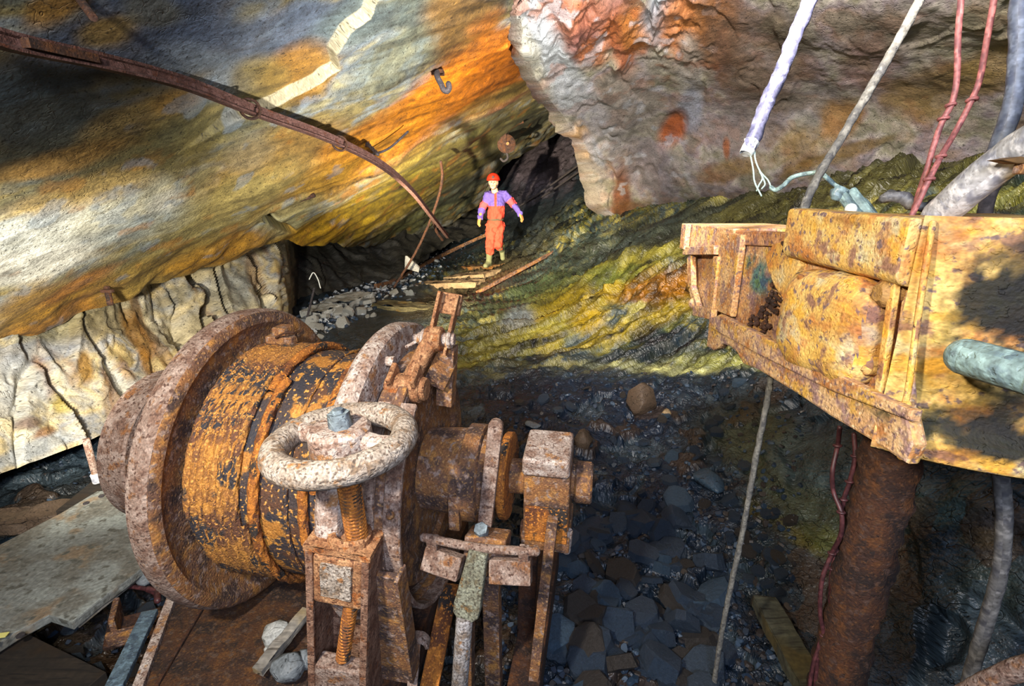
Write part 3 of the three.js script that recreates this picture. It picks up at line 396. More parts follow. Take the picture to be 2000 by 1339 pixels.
{
  const w = winch;
  const fl = part('flange', boxUV(up(latheX([[-0.06, 0], [-0.06, 0.2], [-0.05, 0.42], [-0.066, 0.44], [-0.066, 0.485], [-0.055, 0.498], [-0.04, 0.502], [-0.01, 0.502], [0.005, 0.497], [0.012, 0.485], [0.012, 0.462], [0, 0.445], [-0.008, 0.42], [-0.012, 0.2], [-0.012, 0]], 128))), MAT.rust, w);
  part('rim', boxUV(up(latheX([[-0.068, 0.487], [-0.056, 0.5035], [-0.03, 0.507], [-0.004, 0.5035], [0.004, 0.497], [-0.004, 0.49], [-0.056, 0.49]], 128))), MAT.palePink, fl);
  // outer disc with bolt holes
  const s = new THREE.Shape(); s.absarc(0, 0, 0.262, 0, Math.PI * 2); for (let i = 0; i < 8; i++) { const a = i / 8 * Math.PI * 2 + 0.2, h = new THREE.Path(); h.absarc(Math.cos(a) * 0.2, Math.sin(a) * 0.2, 0.015, 0, Math.PI * 2, true); s.holes.push(h); }
  const disc = new THREE.ExtrudeGeometry(s, { depth: 0.03, bevelEnabled: false, curveSegments: 48 }).rotateY(Math.PI / 2);
  const cd = part('coupling_disc', M(up(disc.translate(-0.345, 0, 0)), up(latheX([[-0.425, 0.2], [-0.425, 0.258], [-0.415, 0.268], [-0.325, 0.268], [-0.316, 0.26], [-0.316, 0.24], [-0.33, 0.235]], 72))), MAT.palePink, w);
  part('hub', boxUV(up(cylX(0.12, -0.36, -0.02, 40))), MAT.rustDark, cd);
  part('drum', boxUV(up(dimple(latheX(Array.from({ length: 41 }, (_, i) => [i * 0.0125, 0.372 + (i > 36 ? (i - 36) * 0.003 : 0)]), 160), 0.0035, 14))), MAT.bare, w);
  const lug = part('rope_anchor', M(up(box(0.05, 0.05, 0.06, 0.006).translate(0.06, 0.415, -0.09)), up(box(0.1, 0.03, 0.04, 0.006).translate(0.07, 0.4, -0.06))), MAT.rust, w);
  part('wire', M(tube([V(0.07, 0.965, -0.03), V(0.11, 0.985, -0.03), V(0.13, 0.98, -0.05), V(0.12, 0.965, -0.07)], 0.0035, 24, 6)), MAT.rustDark, lug);
  // wire rope, laid in strands
  const strand = (x0, x1, turns, R, r, n, a0 = 0) => {
    const pts = []; for (let i = 0; i <= n; i++) { const u = i / n, a = a0 + u * turns * Math.PI * 2; pts.push(V(lerp(x0, x1, u), AX + Math.sin(a) * R, Math.cos(a) * R)); }
    const k = 12, pos = [], idx = [];
    for (let i = 0; i <= n; i++) { const a = a0 + i / n * turns * Math.PI * 2, o = V(0, Math.sin(a), Math.cos(a)); for (let j = 0; j <= k; j++) { const b = j / k * Math.PI * 2, q = r * (1 + 0.16 * Math.cos(4 * b + i * 0.9)); pos.push(pts[i].x + Math.cos(b) * q, pts[i].y + o.y * Math.sin(b) * q, pts[i].z + o.z * Math.sin(b) * q); } }
    for (let i = 0; i < n; i++) for (let j = 0; j < k; j++) { const q = i * (k + 1) + j; idx.push(q, q + 1, q + k + 1, q + 1, q + k + 2, q + k + 1); }
    const g = new THREE.BufferGeometry(); g.setAttribute('position', new THREE.Float32BufferAttribute(pos, 3)); g.setIndex(idx); g.computeVertexNormals(); return boxUV(g);
  };
  part('wire_rope', strand(0.018, 0.185, 8, 0.381, 0.0125, 1700), MAT.drum, w);
  part('wire_rope', strand(0.205, 0.232, 1.02, 0.387, 0.014, 260, 1), MAT.orange, w);
  part('wire_rope', strand(0.41, 0.375, 1.02, 0.386, 0.013, 260, 0.3), MAT.orange, w);
  part('wire_rope', strand(0.3, 0.33, 1.1, 0.376, 0.006, 260, 2), MAT.bare, w);
  // brake side
  const rf = part('flange', boxUV(up(latheX([[0.465, 0], [0.465, 0.36], [0.46, 0.45], [0.464, 0.474], [0.475, 0.482], [0.515, 0.482], [0.526, 0.474], [0.53, 0.455], [0.53, 0]], 128))), MAT.pale, w);
  for (let i = 0; i < 12; i++) { const a = i / 12 * Math.PI * 2 + 0.24; part('bolt', M(hex(0.017, 0.026).rotateZ(Math.PI / 2).translate(0.542, AX + Math.sin(a) * 0.43, Math.cos(a) * 0.43)), MAT.pale, rf); }
  part('brake_drum', boxUV(up(cylX(0.385, 0.53, 0.588, 96))), MAT.rustDark, w);
  part('brake_disc', boxUV(up(latheX([[0.588, 0], [0.588, 0.355], [0.593, 0.362], [0.604, 0.362], [0.609, 0.356], [0.609, 0.28], [0.595, 0.265], [0.595, 0]], 96))), MAT.rust, w);
  const bb = part('brake_band', M(up(arcX(0.403, 0.418, -1.9, 0.95, 0.552, 0.592)), up(arcX(0.403, 0.418, -1.9, 0.95, 0.618, 0.664))), MAT.palePink, w);
  part('lining', M(up(arcX(0.399, 0.41, -1.9, 1.4, 0.59, 0.62))), MAT.rust, bb);
  for (const a of [-0.2, 0.25, 0.7]) part('rivet', M(new THREE.SphereGeometry(0.012, 10, 6).translate(0.641, AX + Math.sin(a) * 0.42, Math.cos(a) * 0.42)), MAT.rust, bb);
  part('band_bracket', M(bar(V(0.61, 0.5, 0.44), V(0.6, 0.05, 0.36), 0.11, 0.02), bar(V(0.665, 0.5, 0.43), V(0.655, 0.08, 0.36), 0.012, 0.06)), MAT.rust, w);
  // clutch and shaft
  part('shaft', boxUV(up(cylX(0.056, 0.6, 1.13, 40))), MAT.rust, w);
  part('shaft_end', boxUV(up(cylX(0.066, 1.085, 1.14, 40, 0.006))), MAT.rust, w);
  const ch = part('clutch_hub', M(up(latheX([[0.6, 0], [0.6, 0.134], [0.735, 0.142], [0.738, 0.158], [0.79, 0.158], [0.794, 0.152], [0.794, 0]], 64)), up(box(0.035, 0.12, 0.03).translate(0.726, -0.06, 0.14))), MAT.rust, w);
  part('sleeve', boxUV(up(cylX(0.145, 0.792, 0.832, 64))), MAT.rust, ch);
  part('groove', boxUV(up(cylX(0.115, 0.82, 0.86, 48))), MAT.rustDark, ch);
  part('clutch_ring', boxUV(up(latheX([[0.852, 0], [0.852, 0.135], [0.858, 0.14], [0.876, 0.14], [0.88, 0.135], [0.88, 0]], 64))), MAT.orange, w);
  // outer bearing
  const bl = part('bearing_block', M(tr(box(0.14, 0.24, 0.17, 0.008), 1.005, 0.52, 0.025), tr(box(0.15, 0.05, 0.2, 0.006), 1.005, 0.4, 0.03)), MAT.rust, w);
  part('bearing_cap', M(tr(box(0.142, 0.062, 0.165, 0.012), 1.003, 0.668, 0.045, 0.14)), MAT.pale, bl);
  part('face_plate', M(tr(box(0.13, 0.12, 0.012, 0.004), 1.008, 0.47, 0.128)), MAT.orange, bl);
  part('bolt', M(rod(V(1.075, 0.44, 0.1), V(1.07, 0.36, 0.1), 0.014)), MAT.pale, bl);
  part('leg', M(bar(V(1.03, 0.51, 0.145), V(0.985, -0.1, 0.205), 0.032, 0.05)), MAT.rust, w);
  part('leg', M(bar(V(0.95, 0.42, 0.06), V(0.93, -0.15, 0.0), 0.06, 0.03)), MAT.rustDark, w);
  part('leg', M(bar(V(0.86, 0.4, 0.23), V(0.857, -0.16, 0.2), 0.05, 0.045), bar(V(0.8, 0.4, 0.23), V(0.78, -0.16, 0.2), 0.012, 0.05)), MAT.rust, w);
  // clutch lever
  const lv = part('clutch_lever', M(bar(V(0.862, 0.8, 0.155), V(0.836, 0.5, 0.2), 0.042, 0.022), tr(cylY(0.021, 0.022, 20), 0.862, 0.8, 0.155, Math.PI / 2)), MAT.palePink, w);
  const lp = part('lever_plate', M(tr(box(0.12, 0.07, 0.09, 0.006), 0.852, 0.462, 0.235, -0.3), tr(box(0.05, 0.1, 0.03, 0.006), 0.836, 0.44, 0.27)), MAT.rust, w);
  part('pivot_bolt', M(tr(hex(0.022, 0.03), 0.836, 0.513, 0.245, 0.5)), MAT.steelGrey, lp);
  const cr = part('cross_rod', M(tube([V(0.684, 0.512, 0.3), V(0.84, 0.508, 0.31), V(1.0, 0.51, 0.3)], 0.0125, 30, 12), tr(box(0.03, 0.055, 0.03), 0.71, 0.49, 0.3), tr(box(0.028, 0.07, 0.03), 0.968, 0.485, 0.3)), MAT.palePink, w);
  part('shoe', M(frameBar(box(0.11, 0.065, 0.045, 0.004), V(0.735, 0.415, 0.32), V(0.745, 0.47, 0.295), V(1, -0.08, 0.1))), MAT.palePink, cr);
  part('shoe', M(frameBar(box(0.115, 0.065, 0.045, 0.004), V(0.935, 0.415, 0.32), V(0.93, 0.475, 0.295), V(1, 0.12, -0.05))), MAT.palePink, cr);
  const hl = part('lever_arm', M(frameBar(prism([[-0.026, 0.1], [0.026, 0.1], [0.036, -0.06], [0.034, -0.085], [0.02, -0.1], [-0.024, -0.1], [-0.038, -0.085], [-0.04, -0.06]], 0.03, 0.006).translate(0, 0, 0.015), V(0.818, 0.318, 0.358), V(0.846, 0.5, 0.318), V(1, 0, 0.05))), MAT.lever, w);
  part('grip', M(rod(V(0.814, 0.32, 0.362), V(0.803, 0.105, 0.4), 0.0235, 20)), MAT.gripBlue, hl);
  // brake linkage over the drum
  const yk = part('yoke', M(frameBar(prism([[-0.03, -0.1], [0.026, -0.1], [0.028, 0.08], [-0.026, 0.08]], 0.01).translate(0, 0, 0.03), V(0.672, 1.0, 0.06), V(0.7, 1.145, 0.02), V(0, 0.3, -1)), frameBar(prism([[-0.03, -0.17], [0.026, -0.17], [0.028, 0.08], [-0.026, 0.08]], 0.01).translate(0, 0, -0.025), V(0.672, 1.0, 0.06), V(0.7, 1.145, 0.02), V(0, 0.3, -1)), bar(V(0.692, 1.085, 0.02), V(0.7, 1.145, 0.0), 0.066, 0.02)), MAT.paleWarm, w);
  part('pin', M(rod(V(0.61, 1.02, 0.065), V(0.72, 1.02, 0.06), 0.019, 20), tr(cylX(0.03, 0, 0.012, 20), 0.622, 1.02, 0.065), tr(cylX(0.03, 0, 0.012, 20), 0.7, 1.02, 0.06), rod(V(0.62, 1.02, 0.07), V(0.575, 0.995, 0.08), 0.005, 8)), MAT.pale, yk);
  const eb = part('eye_bolt', M(rod(V(0.658, 1.035, 0.065), V(0.604, 0.91, 0.14), 0.026, 20), tr(cylX(0.036, -0.025, 0.025, 24), 0.66, 1.022, 0.066)), MAT.paleWarm, w);
  part('clevis', M(tr(cylX(0.042, -0.045, 0.045, 28), 0.6, 0.895, 0.15), tr(cylX(0.034, -0.06, 0.06, 28), 0.6, 0.895, 0.15), tr(box(0.016, 0.1, 0.07, 0.006), 0.565, 0.91, 0.15, 0.5), tr(box(0.016, 0.1, 0.07, 0.006), 0.635, 0.91, 0.15, 0.5)), MAT.paleWarm, eb);
  part('tie_plate', M(bar(V(0.598, 0.88, 0.165), V(0.6, 0.76, 0.3), 0.02, 0.035)), MAT.pale, eb);
  part('bracket', M(bar(V(0.69, 0.99, 0.03), V(0.675, 0.8, 0.03), 0.05, 0.05), bar(V(0.64, 0.93, 0.06), V(0.7, 0.9, 0.05), 0.06, 0.08), arcX(0.35, 0.395, 0.95, 1.8, 0.54, 0.62).translate(0, AX, 0)), MAT.rust, w);
  // bed
  const bed = part('bed_plate', M(prism([[-0.34, 0.5], [-0.34, -0.19], [-0.16, -0.54], [0.5, -0.62], [0.5, 0.5]], 0.02).rotateX(-Math.PI / 2).translate(0, 0.03, 0)), MAT.bed, w);
  part('edge_strip', M(bar(V(-0.345, 0.0, 0.16), V(-0.12, 0.0, 0.56), 0.03, 0.1, V(0.87, 0, -0.49))), MAT.pale, bed);
  part('seam', M(bar(V(-0.19, 0.034, 0.2), V(-0.1, 0.034, 0.5), 0.012, 0.014)), MAT.rustDark, bed);
  part('frame_beam', M(bar(V(0.56, -0.05, 0.55), V(0.56, -0.05, -0.45), 0.08, 0.14)), MAT.rustDark, w);
  part('frame_beam', M(bar(V(0.96, -0.1, 0.4), V(0.96, -0.1, -0.45), 0.1, 0.12)), MAT.rustDark, w);
  part('pedestal', M(tr(box(0.14, 0.5, 0.2, 0.01), -0.2, 0.27, -0.05)), MAT.rustDark, w);
  // screw stand in front of the drum
  const st = new THREE.Group(); st.position.set(0.541, 0.6, 0.5); st.rotation.set(0.02, 0.05, -0.115);
  const side = (sx) => prism([[0, 0], [0.128, 0], [0.128, -0.66], [0, -0.66]], 0.013).rotateY(Math.PI / 2).translate(sx, 0, 0);
  const chn = M(side(-0.083 + 0.013), side(0.083), tr(box(0.166, 0.66, 0.012, 0.003), 0, -0.33, -0.128), tr(box(0.02, 0.66, 0.01, 0.003), -0.072, -0.33, 0.001), tr(box(0.02, 0.66, 0.01, 0.003), 0.072, -0.33, 0.001));
  chn.applyMatrix4((st.updateMatrix(), st.matrix));
  const stand = part('screw_stand', boxUV(chn), MAT.stand, w);
  const inSt = (g) => boxUV(g.applyMatrix4(st.matrix));
  part('top_plate', inSt(M(rough(new THREE.BoxGeometry(0.17, 0.016, 0.14, 24, 2, 20).translate(0, 0.004, -0.062), 0.004, 40), lathe([[0.034, 0], [0.055, 0.002], [0.052, 0.016], [0.04, 0.022], [0.034, 0.02]], 32).translate(0.012, 0.01, -0.045))), MAT.paleWarm, stand);
  part('nut_block', inSt(M(tr(box(0.128, 0.15, 0.07, 0.01), 0.0, -0.09, -0.03))), MAT.paleWarm, stand);
  part('face_plate', inSt(M(rough(new THREE.BoxGeometry(0.078, 0.1, 0.008, 14, 18, 2).translate(0.0, -0.082, 0.008), 0.004, 45))), MAT.dust, stand);
  part('cross_plate', inSt(M(tr(box(0.128, 0.12, 0.05, 0.008), 0.0, -0.44, -0.02))), MAT.palePink, stand);
  const thread = (r, h) => { const p = [[0, 0], [r * 0.8, 0]]; const n = Math.round(h / 0.0105); for (let i = 0; i < n; i++) { const y = (i + 0.1) / n * h, q = h / n; p.push([r * 0.86, y], [r, y + q * 0.25], [r, y + q * 0.55], [r * 0.86, y + q * 0.8]); } p.push([r * 0.8, h], [0, h]); return lathe(p, 28); };
  const hwC = V(0.583, 0.905, 0.5), sb = V(0.572, 0.61, 0.455);
  part('screw', M(orient(thread(0.0275, 0.27).translate(0, -0.135, 0), sb.clone(), hwC.clone().lerp(sb, 0.1))), MAT.orange, stand);
  part('screw', M(orient(thread(0.019, 0.22).translate(0, -0.11, 0), V(0.5, 0.22, 0.475), V(0.552, 0.46, 0.47))), MAT.orange, stand);
  const tilt = new THREE.Matrix4().makeRotationFromEuler(new THREE.Euler(0.02, 0, 0.06)).setPosition(hwC), place = (g) => boxUV(g.applyMatrix4(tilt));
  const hw = part('handwheel', place(M(dimple(new THREE.TorusGeometry(0.141, 0.03, 20, 96), 0.002, 30).rotateX(Math.PI / 2))), MAT.dust, w);
  part('hub', place(M(lathe([[0, -0.07], [0.034, -0.07], [0.042, -0.045], [0.066, -0.035], [0.071, -0.025], [0.069, 0.03], [0.062, 0.038], [0, 0.04]], 40))), MAT.pale, hw);
  for (const a of [2.85, -0.12]) part('spoke', place(M(orient(lathe([[0, 0], [0.026, 0], [0.021, 0.05], [0.027, 0.1], [0, 0.1]], 16).translate(0, -0.05, 0), V(Math.cos(a) * 0.045, 0.005, -Math.sin(a) * 0.045), V(Math.cos(a) * 0.145, -0.002, -Math.sin(a) * 0.145)))), MAT.pale, hw);
  part('nut', place(M(hex(0.026, 0.034).translate(0.008, 0.056, 0.005), hex(0.014, 0.01).translate(0.008, 0.076, 0.005))), MAT.steelGrey, hw);
}

// ---------------------------------------------------------------- the yellow machine at right
const MO = V(0.65, 1.22, -1.2);
const machine = thing('loader_machine', 'rusty yellow painted steel machine with a rounded near end, mounted on a pipe column', 'machine', MO);
const onX = (px, py, X) => { const d = X / ((px - 1000) / FOCAL); return at(px, py, d); };   // a point of the upright side plane x = X
function sidePlate(list, X, thick, bevel = 0.004) {                 // outline on the side plane, thickness to the right
  const pts = list.map(([a, b]) => { const q = onX(a, b, X); return [q.z - MO.z, q.y - MO.y]; });
  return prism(pts, thick, bevel).applyMatrix4(new THREE.Matrix4().makeBasis(V(0, 0, 1), V(0, 1, 0), V(-1, 0, 0)).setPosition(X - MO.x, 0, 0));
}
{
  const m = machine, loc = (px, py, X) => onX(px, py, X).sub(MO);
  const shade = (list, base = [1, 1, 1]) => (x, y, z) => { let c = base; const w = fbm(x * 22, y * 22, z * 22, 4); for (const [p, r, col, a, wob = 0.5] of list) { const d = Math.hypot((x - p.x) / r[0], (y - p.y) / r[1], (z - p.z) / r[2]); const k = ss(1.25, 0.6, d + (w + 0.6 * fbm(x * 75, y * 75, z * 75, 2)) * wob * 1.3) * a; if (k > 0) c = mix3(c, col, k); } return c; };
  const dense = (g, n = 3) => { let q = plain(g); for (let i = 0; i < n; i++) { const p = q.attributes.position, out = [], nn = [], N = q.attributes.normal; for (let t = 0; t < p.count; t += 3) { const P3 = [0, 1, 2].map((k) => V().fromBufferAttribute(p, t + k)), N3 = [0, 1, 2].map((k) => V().fromBufferAttribute(N, t + k)); const L = [0, 1, 2].map((k) => P3[k].distanceTo(P3[(k + 1) % 3])), k = L.indexOf(Math.max(...L)); if (L[k] < 0.02) { for (let j = 0; j < 3; j++) { out.push(...P3[j].toArray()); nn.push(...N3[j].toArray()); } continue; } const a = k, b = (k + 1) % 3, c = (k + 2) % 3, mp = P3[a].clone().lerp(P3[b], 0.5), mn = N3[a].clone().lerp(N3[b], 0.5).normalize(); for (const [X, Y, Z] of [[P3[a], mp, P3[c]], [mp, P3[b], P3[c]]]) out.push(...X.toArray(), ...Y.toArray(), ...Z.toArray()); for (const [X, Y, Z] of [[N3[a], mn, N3[c]], [mn, N3[b], N3[c]]]) nn.push(...X.toArray(), ...Y.toArray(), ...Z.toArray()); } q = new THREE.BufferGeometry(); q.setAttribute('position', new THREE.Float32BufferAttribute(out, 3)); q.setAttribute('normal', new THREE.Float32BufferAttribute(nn, 3)); } return plain(q); };
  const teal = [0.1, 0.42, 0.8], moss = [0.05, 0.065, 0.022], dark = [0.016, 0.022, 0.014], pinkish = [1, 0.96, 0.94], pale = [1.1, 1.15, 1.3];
  const Y = (g, list = [], base) => paint(boxUV(g), shade(list, base));
  // side panel, straps, flange
  part('side_panel', Y(dense(sidePlate([[1395, 462], [1555, 462], [1560, 440], [1812, 436], [1764, 870], [1400, 640]], 0.672, 0.3), 9), [[loc(1482, 545, 0.672), [0.1, 0.055, 0.075], teal, 0.95, 0.9], [loc(1490, 620, 0.672), [0.1, 0.06, 0.12], [0.5, 0.38, 0.36], 0.7], [loc(1440, 500, 0.672), [0.1, 0.2, 0.04], [0.72, 0.36, 0.16], 0.85, 0.2]], pinkish), MAT.peach, m);  // the brown strip next to the strap is its shadow, painted into the panel
  const ef = part('end_flange', Y(M(sidePlate([[1341, 436], [1432, 446], [1432, 496], [1360, 498], [1340, 490], [1332, 478]], 0.655, 0.3), sidePlate([[1352, 494], [1400, 496], [1398, 600], [1372, 612], [1356, 592], [1346, 560]], 0.675, 0.3)), [], pinkish), MAT.peach, m);
  part('lip', Y(M(bar(loc(1341, 437, 0.64), loc(1336, 486, 0.64), 0.05, 0.02, V(0, 0, 1)), bar(loc(1338, 490, 0.645), loc(1400, 488, 0.645), 0.02, 0.03, V(1, 0, 0)), bar(loc(1350, 500, 0.65), loc(1352, 560, 0.65), 0.04, 0.02, V(0, 0, 1)), bar(loc(1352, 560, 0.65), loc(1366, 608, 0.65), 0.03, 0.02, V(0, 0, 1)), bar(loc(1358, 606, 0.64), loc(1395, 614, 0.64), 0.02, 0.035, V(1, 0, 0)), tr(new THREE.SphereGeometry(0.022, 16, 10), ...loc(1357, 592, 0.65).toArray())), [], pinkish), MAT.peach, ef);
  part('strap', Y(M(sidePlate([[1405, 452], [1447, 458], [1426, 618], [1396, 606]], 0.648, 0.02), sidePlate([[1392, 500], [1402, 500], [1390, 612], [1384, 606]], 0.64, 0.02)), [], [1, 0.95, 0.85]), MAT.peach, m);
  part('upper_rail', Y(M(sidePlate([[1400, 448], [1558, 454], [1558, 484], [1400, 476]], 0.662, 0.03)), [], [0.85, 0.68, 0.62]), MAT.peach, m);
  const lug = part('lug', Y(M(sidePlate([[1493, 500], [1510, 476], [1540, 468], [1560, 470], [1560, 520], [1546, 545], [1540, 600], [1512, 560], [1500, 530]], 0.655, 0.03)), [[loc(1521, 495, 0.65), [0.05, 0.018, 0.025], teal, 1, 0.3]], [1, 0.95, 0.9]), MAT.yellow, m);
  part('pin', M(tube([loc(1528, 474, 0.645), loc(1534, 484, 0.64), loc(1530, 490, 0.64)], 0.004, 16, 8)), MAT.rustDark, lug);
  // upper box with a rounded lower edge
  const bp = [[0, 0]]; const boxTop = (() => { const s = new THREE.Shape(); s.moveTo(0.03, 0.0); s.lineTo(-0.015, 0.0); s.quadraticCurveTo(-0.025, 0, -0.025, -0.012); s.lineTo(-0.025, -0.085); s.quadraticCurveTo(-0.025, -0.11, 0, -0.113); s.lineTo(0.03, -0.113); return new THREE.ExtrudeGeometry(s, { depth: 0.368, bevelEnabled: true, bevelThickness: 0.006, bevelSize: 0.005, bevelOffset: -0.005, bevelSegments: 2, steps: 20 }); })();
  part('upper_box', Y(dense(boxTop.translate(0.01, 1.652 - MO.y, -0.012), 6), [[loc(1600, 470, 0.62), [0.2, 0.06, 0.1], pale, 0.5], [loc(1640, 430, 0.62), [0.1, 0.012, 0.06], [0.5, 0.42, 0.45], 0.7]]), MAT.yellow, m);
  // swollen casing below it
  const bulge = new THREE.SphereGeometry(1, 64, 48); { const p = bulge.attributes.position; for (let i = 0; i < p.count; i++) { let x = p.getX(i), y = p.getY(i), z = p.getZ(i); const sq = (q, e) => Math.sign(q) * Math.pow(Math.abs(q), e); x = sq(x, 0.6); y = sq(y, 0.5); z = sq(z, 0.5); p.setXYZ(i, x * 0.068, y * 0.112 + z * 0.012, z * 0.15); } bulge.computeVertexNormals(); }
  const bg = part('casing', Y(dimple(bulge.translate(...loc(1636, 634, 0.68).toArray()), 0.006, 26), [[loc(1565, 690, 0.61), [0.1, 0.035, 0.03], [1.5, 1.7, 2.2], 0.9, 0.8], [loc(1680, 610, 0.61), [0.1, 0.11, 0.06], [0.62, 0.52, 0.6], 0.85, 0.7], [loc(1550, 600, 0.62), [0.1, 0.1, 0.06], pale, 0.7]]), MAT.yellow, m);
  const boss = (px, py, X, r) => dimple(tr(lathe([[0, 0], [r * 0.6, 0], [r, -0.012], [r * 1.1, -0.05]], 24).rotateZ(Math.PI / 2), ...loc(px, py, X).toArray()), 0.004, 60);
  part('boss', Y(boss(1712, 572, 0.64, 0.024), [], [0.5, 0.42, 0.38]), MAT.yellow, bg); part('boss', Y(boss(1676, 708, 0.645, 0.024), [], [0.85, 0.8, 0.75]), MAT.yellow, bg);
  part('bolt', Y(M(tr(box(0.04, 0.025, 0.035, 0.006), ...loc(1580, 548, 0.645).toArray())), [], [0.7, 0.55, 0.5]), MAT.yellow, bg);
  const grit = []; for (let i = 0; i < 90; i++) { const u = rnd(), px = lerp(1545, 1470, u) + rr(-18, 18), py = lerp(530, 650, u) + rr(-14, 14); grit.push(new THREE.IcosahedronGeometry(rr(0.003, 0.009), 0).rotateX(rr(0, 3)).rotateY(rr(0, 3)).translate(...loc(px, py, 0.664).toArray())); }
  tag(part('rust_crumbs', M(grit), MAT.rustDark, m), null, null, null, 'stuff');
  part('dark_block', M(tr(box(0.02, 0.03, 0.05, 0.004), ...loc(1565, 545, 0.668).toArray())), MAT.cableDark, m);  // solid dark block whose colour stands in for the shade of a hole
  // seam strip, skirt
  part('seam_strip', Y(M(tube([loc(1822, 436, 0.655), loc(1808, 520, 0.65), loc(1790, 640, 0.65), loc(1772, 770, 0.65), loc(1764, 800, 0.65)], 0.005, 40, 8), bar(loc(1750, 540, 0.655), loc(1718, 770, 0.655), 0.016, 0.012, V(0, 0, 1))), [], [1, 0.9, 0.7]), MAT.yellow, m);
  const sk = part('skirt', Y(dense(sidePlate([[1384, 622], [1400, 618], [1500, 668], [1620, 735], [1770, 800], [1784, 868], [1768, 905], [1700, 860], [1620, 812], [1550, 765], [1480, 722], [1450, 710], [1438, 688], [1425, 676], [1410, 672], [1402, 680], [1392, 684], [1379, 676], [1382, 650]], 0.638, 0.025, 0.006), 5), [[loc(1730, 800, 0.638), [0.1, 0.022, 0.022], moss, 0.9, 0.7], [loc(1690, 780, 0.638), [0.1, 0.02, 0.02], [0.6, 0.75, 0.35], 0.7]], pinkish), MAT.peach, m);
  part('rib', Y(M(sidePlate([[1384, 622], [1404, 614], [1560, 692], [1720, 775], [1780, 800], [1776, 822], [1620, 762], [1480, 692], [1386, 640]], 0.628, 0.02)), [], pinkish), MAT.peach, sk);
  // rounded near end with its flared foot rim
  const C = V(0.98 - MO.x, 0, -1.18 - MO.z), R = 0.478, top = 1.656 - MO.y;
  const prof = [[R, top], [R, 1.60 - MO.y], [R, 1.5 - MO.y], [R, 1.4 - MO.y], [R, 1.36 - MO.y], [R + 0.002, 1.335 - MO.y], [R + 0.008, 1.315 - MO.y], [R + 0.018, 1.303 - MO.y], [R + 0.024, 1.297 - MO.y], [R + 0.026, 1.285 - MO.y], [R + 0.026, 1.262 - MO.y], [R + 0.02, 1.256 - MO.y], [R - 0.06, 1.256 - MO.y]];
  const fine = []; for (let i = 0; i < prof.length - 1; i++) { const n = Math.max(1, Math.round(Math.abs(prof[i][1] - prof[i + 1][1]) / 0.008)); for (let k = 0; k < n; k++) fine.push([lerp(prof[i][0], prof[i + 1][0], k / n), lerp(prof[i][1], prof[i + 1][1], k / n)]); } fine.push(prof.at(-1));
  const a0 = Math.atan2(-0.328, 0.348), end = new THREE.LatheGeometry(fine.map(([r, y]) => new THREE.Vector2(r, y)), 150, a0, 2.4).translate(C.x, 0, C.z);
  const onEnd = (px, py) => { let best = null, bd = 1e9; const p = end.attributes.position, v = V(); for (let i = 0; i < p.count; i++) { v.fromBufferAttribute(p, i).add(MO); const d = -((v.y - EYE.y) * SP + v.z * CP), X = 1000 + FOCAL * v.x / d, Yp = 669.5 - FOCAL * ((v.y - EYE.y) * CP - v.z * SP) / d, e = Math.hypot(X - px, Yp - py); if (e < bd) { bd = e; best = v.clone().sub(MO); } } return best; };
  const foot = fine.findIndex(([r]) => r > R + 0.019), rimList = [[onEnd(1850, 895), [0.05, 0.02, 0.05], [1, 0.75, 0.5], 0.5]];
  const endList = [[onEnd(1965, 600), [0.075, 0.085, 0.075], dark, 1, 0.5], [onEnd(1990, 520), [0.035, 0.05, 0.04], dark, 0.8, 0.6], [onEnd(1850, 840), [0.07, 0.032, 0.07], moss, 1, 0.6], [onEnd(1940, 850), [0.09, 0.045, 0.09], dark, 1, 0.5], [onEnd(1800, 760), [0.02, 0.04, 0.02], [0.4, 0.4, 0.2], 0.7, 0.9], [onEnd(1860, 500), [0.02, 0.04, 0.02], [0.6, 0.45, 0.3], 0.6, 0.9], [onEnd(1930, 780), [0.04, 0.03, 0.04], moss, 0.8, 0.8], [onEnd(1985, 800), [0.03, 0.06, 0.03], dark, 0.9, 0.6], [onEnd(1840, 650), [0.015, 0.05, 0.015], [0.5, 0.5, 0.25], 0.6, 0.9], [onEnd(1890, 760), [0.02, 0.05, 0.02], [0.45, 0.4, 0.15], 0.7, 0.9]];
  const en = part('rounded_end', Y(end, [...endList, ...rimList], [1, 0.98, 0.86]), MAT.yellow, m);
  part('gusset', Y(M(tube([loc(1770, 790, 0.65), loc(1776, 830, 0.65), loc(1770, 870, 0.65), loc(1762, 890, 0.65)], 0.008, 24, 8)), [], [1, 0.9, 0.7]), MAT.yellow, en);
  part('top_cover', Y(M(tr(box(0.4, 0.012, 0.36, 0.004), 0.24, 1.636 - MO.y, 0.19)), []), MAT.yellow, m);
  part('underside', Y(M(tr(box(0.5, 0.02, 0.85, 0.005), 0.28, 1.285 - MO.y, 0.0))), MAT.yellow, m);
}
// handle stub of grey pipe on the near end
{ const t = thing('pipe_stub', 'smooth grey green pipe stub sticking out to the right from the yellow machine', 'pipe', at(1888, 697, 0.76)), o = t.position; const a = V(), b = at(2080, 752, 0.655).sub(o);
  part('pipe', M(rod(a, b, 0.0275, 28), new THREE.SphereGeometry(0.0272, 24, 16)), MAT.cableGreen, t); const d = b.clone().normalize(), c = a.clone().addScaledVector(d, 0.088); part('ring', M(rod(c, c.clone().addScaledVector(d, 0.006), 0.0295, 28)), MAT.steelGrey, t); }
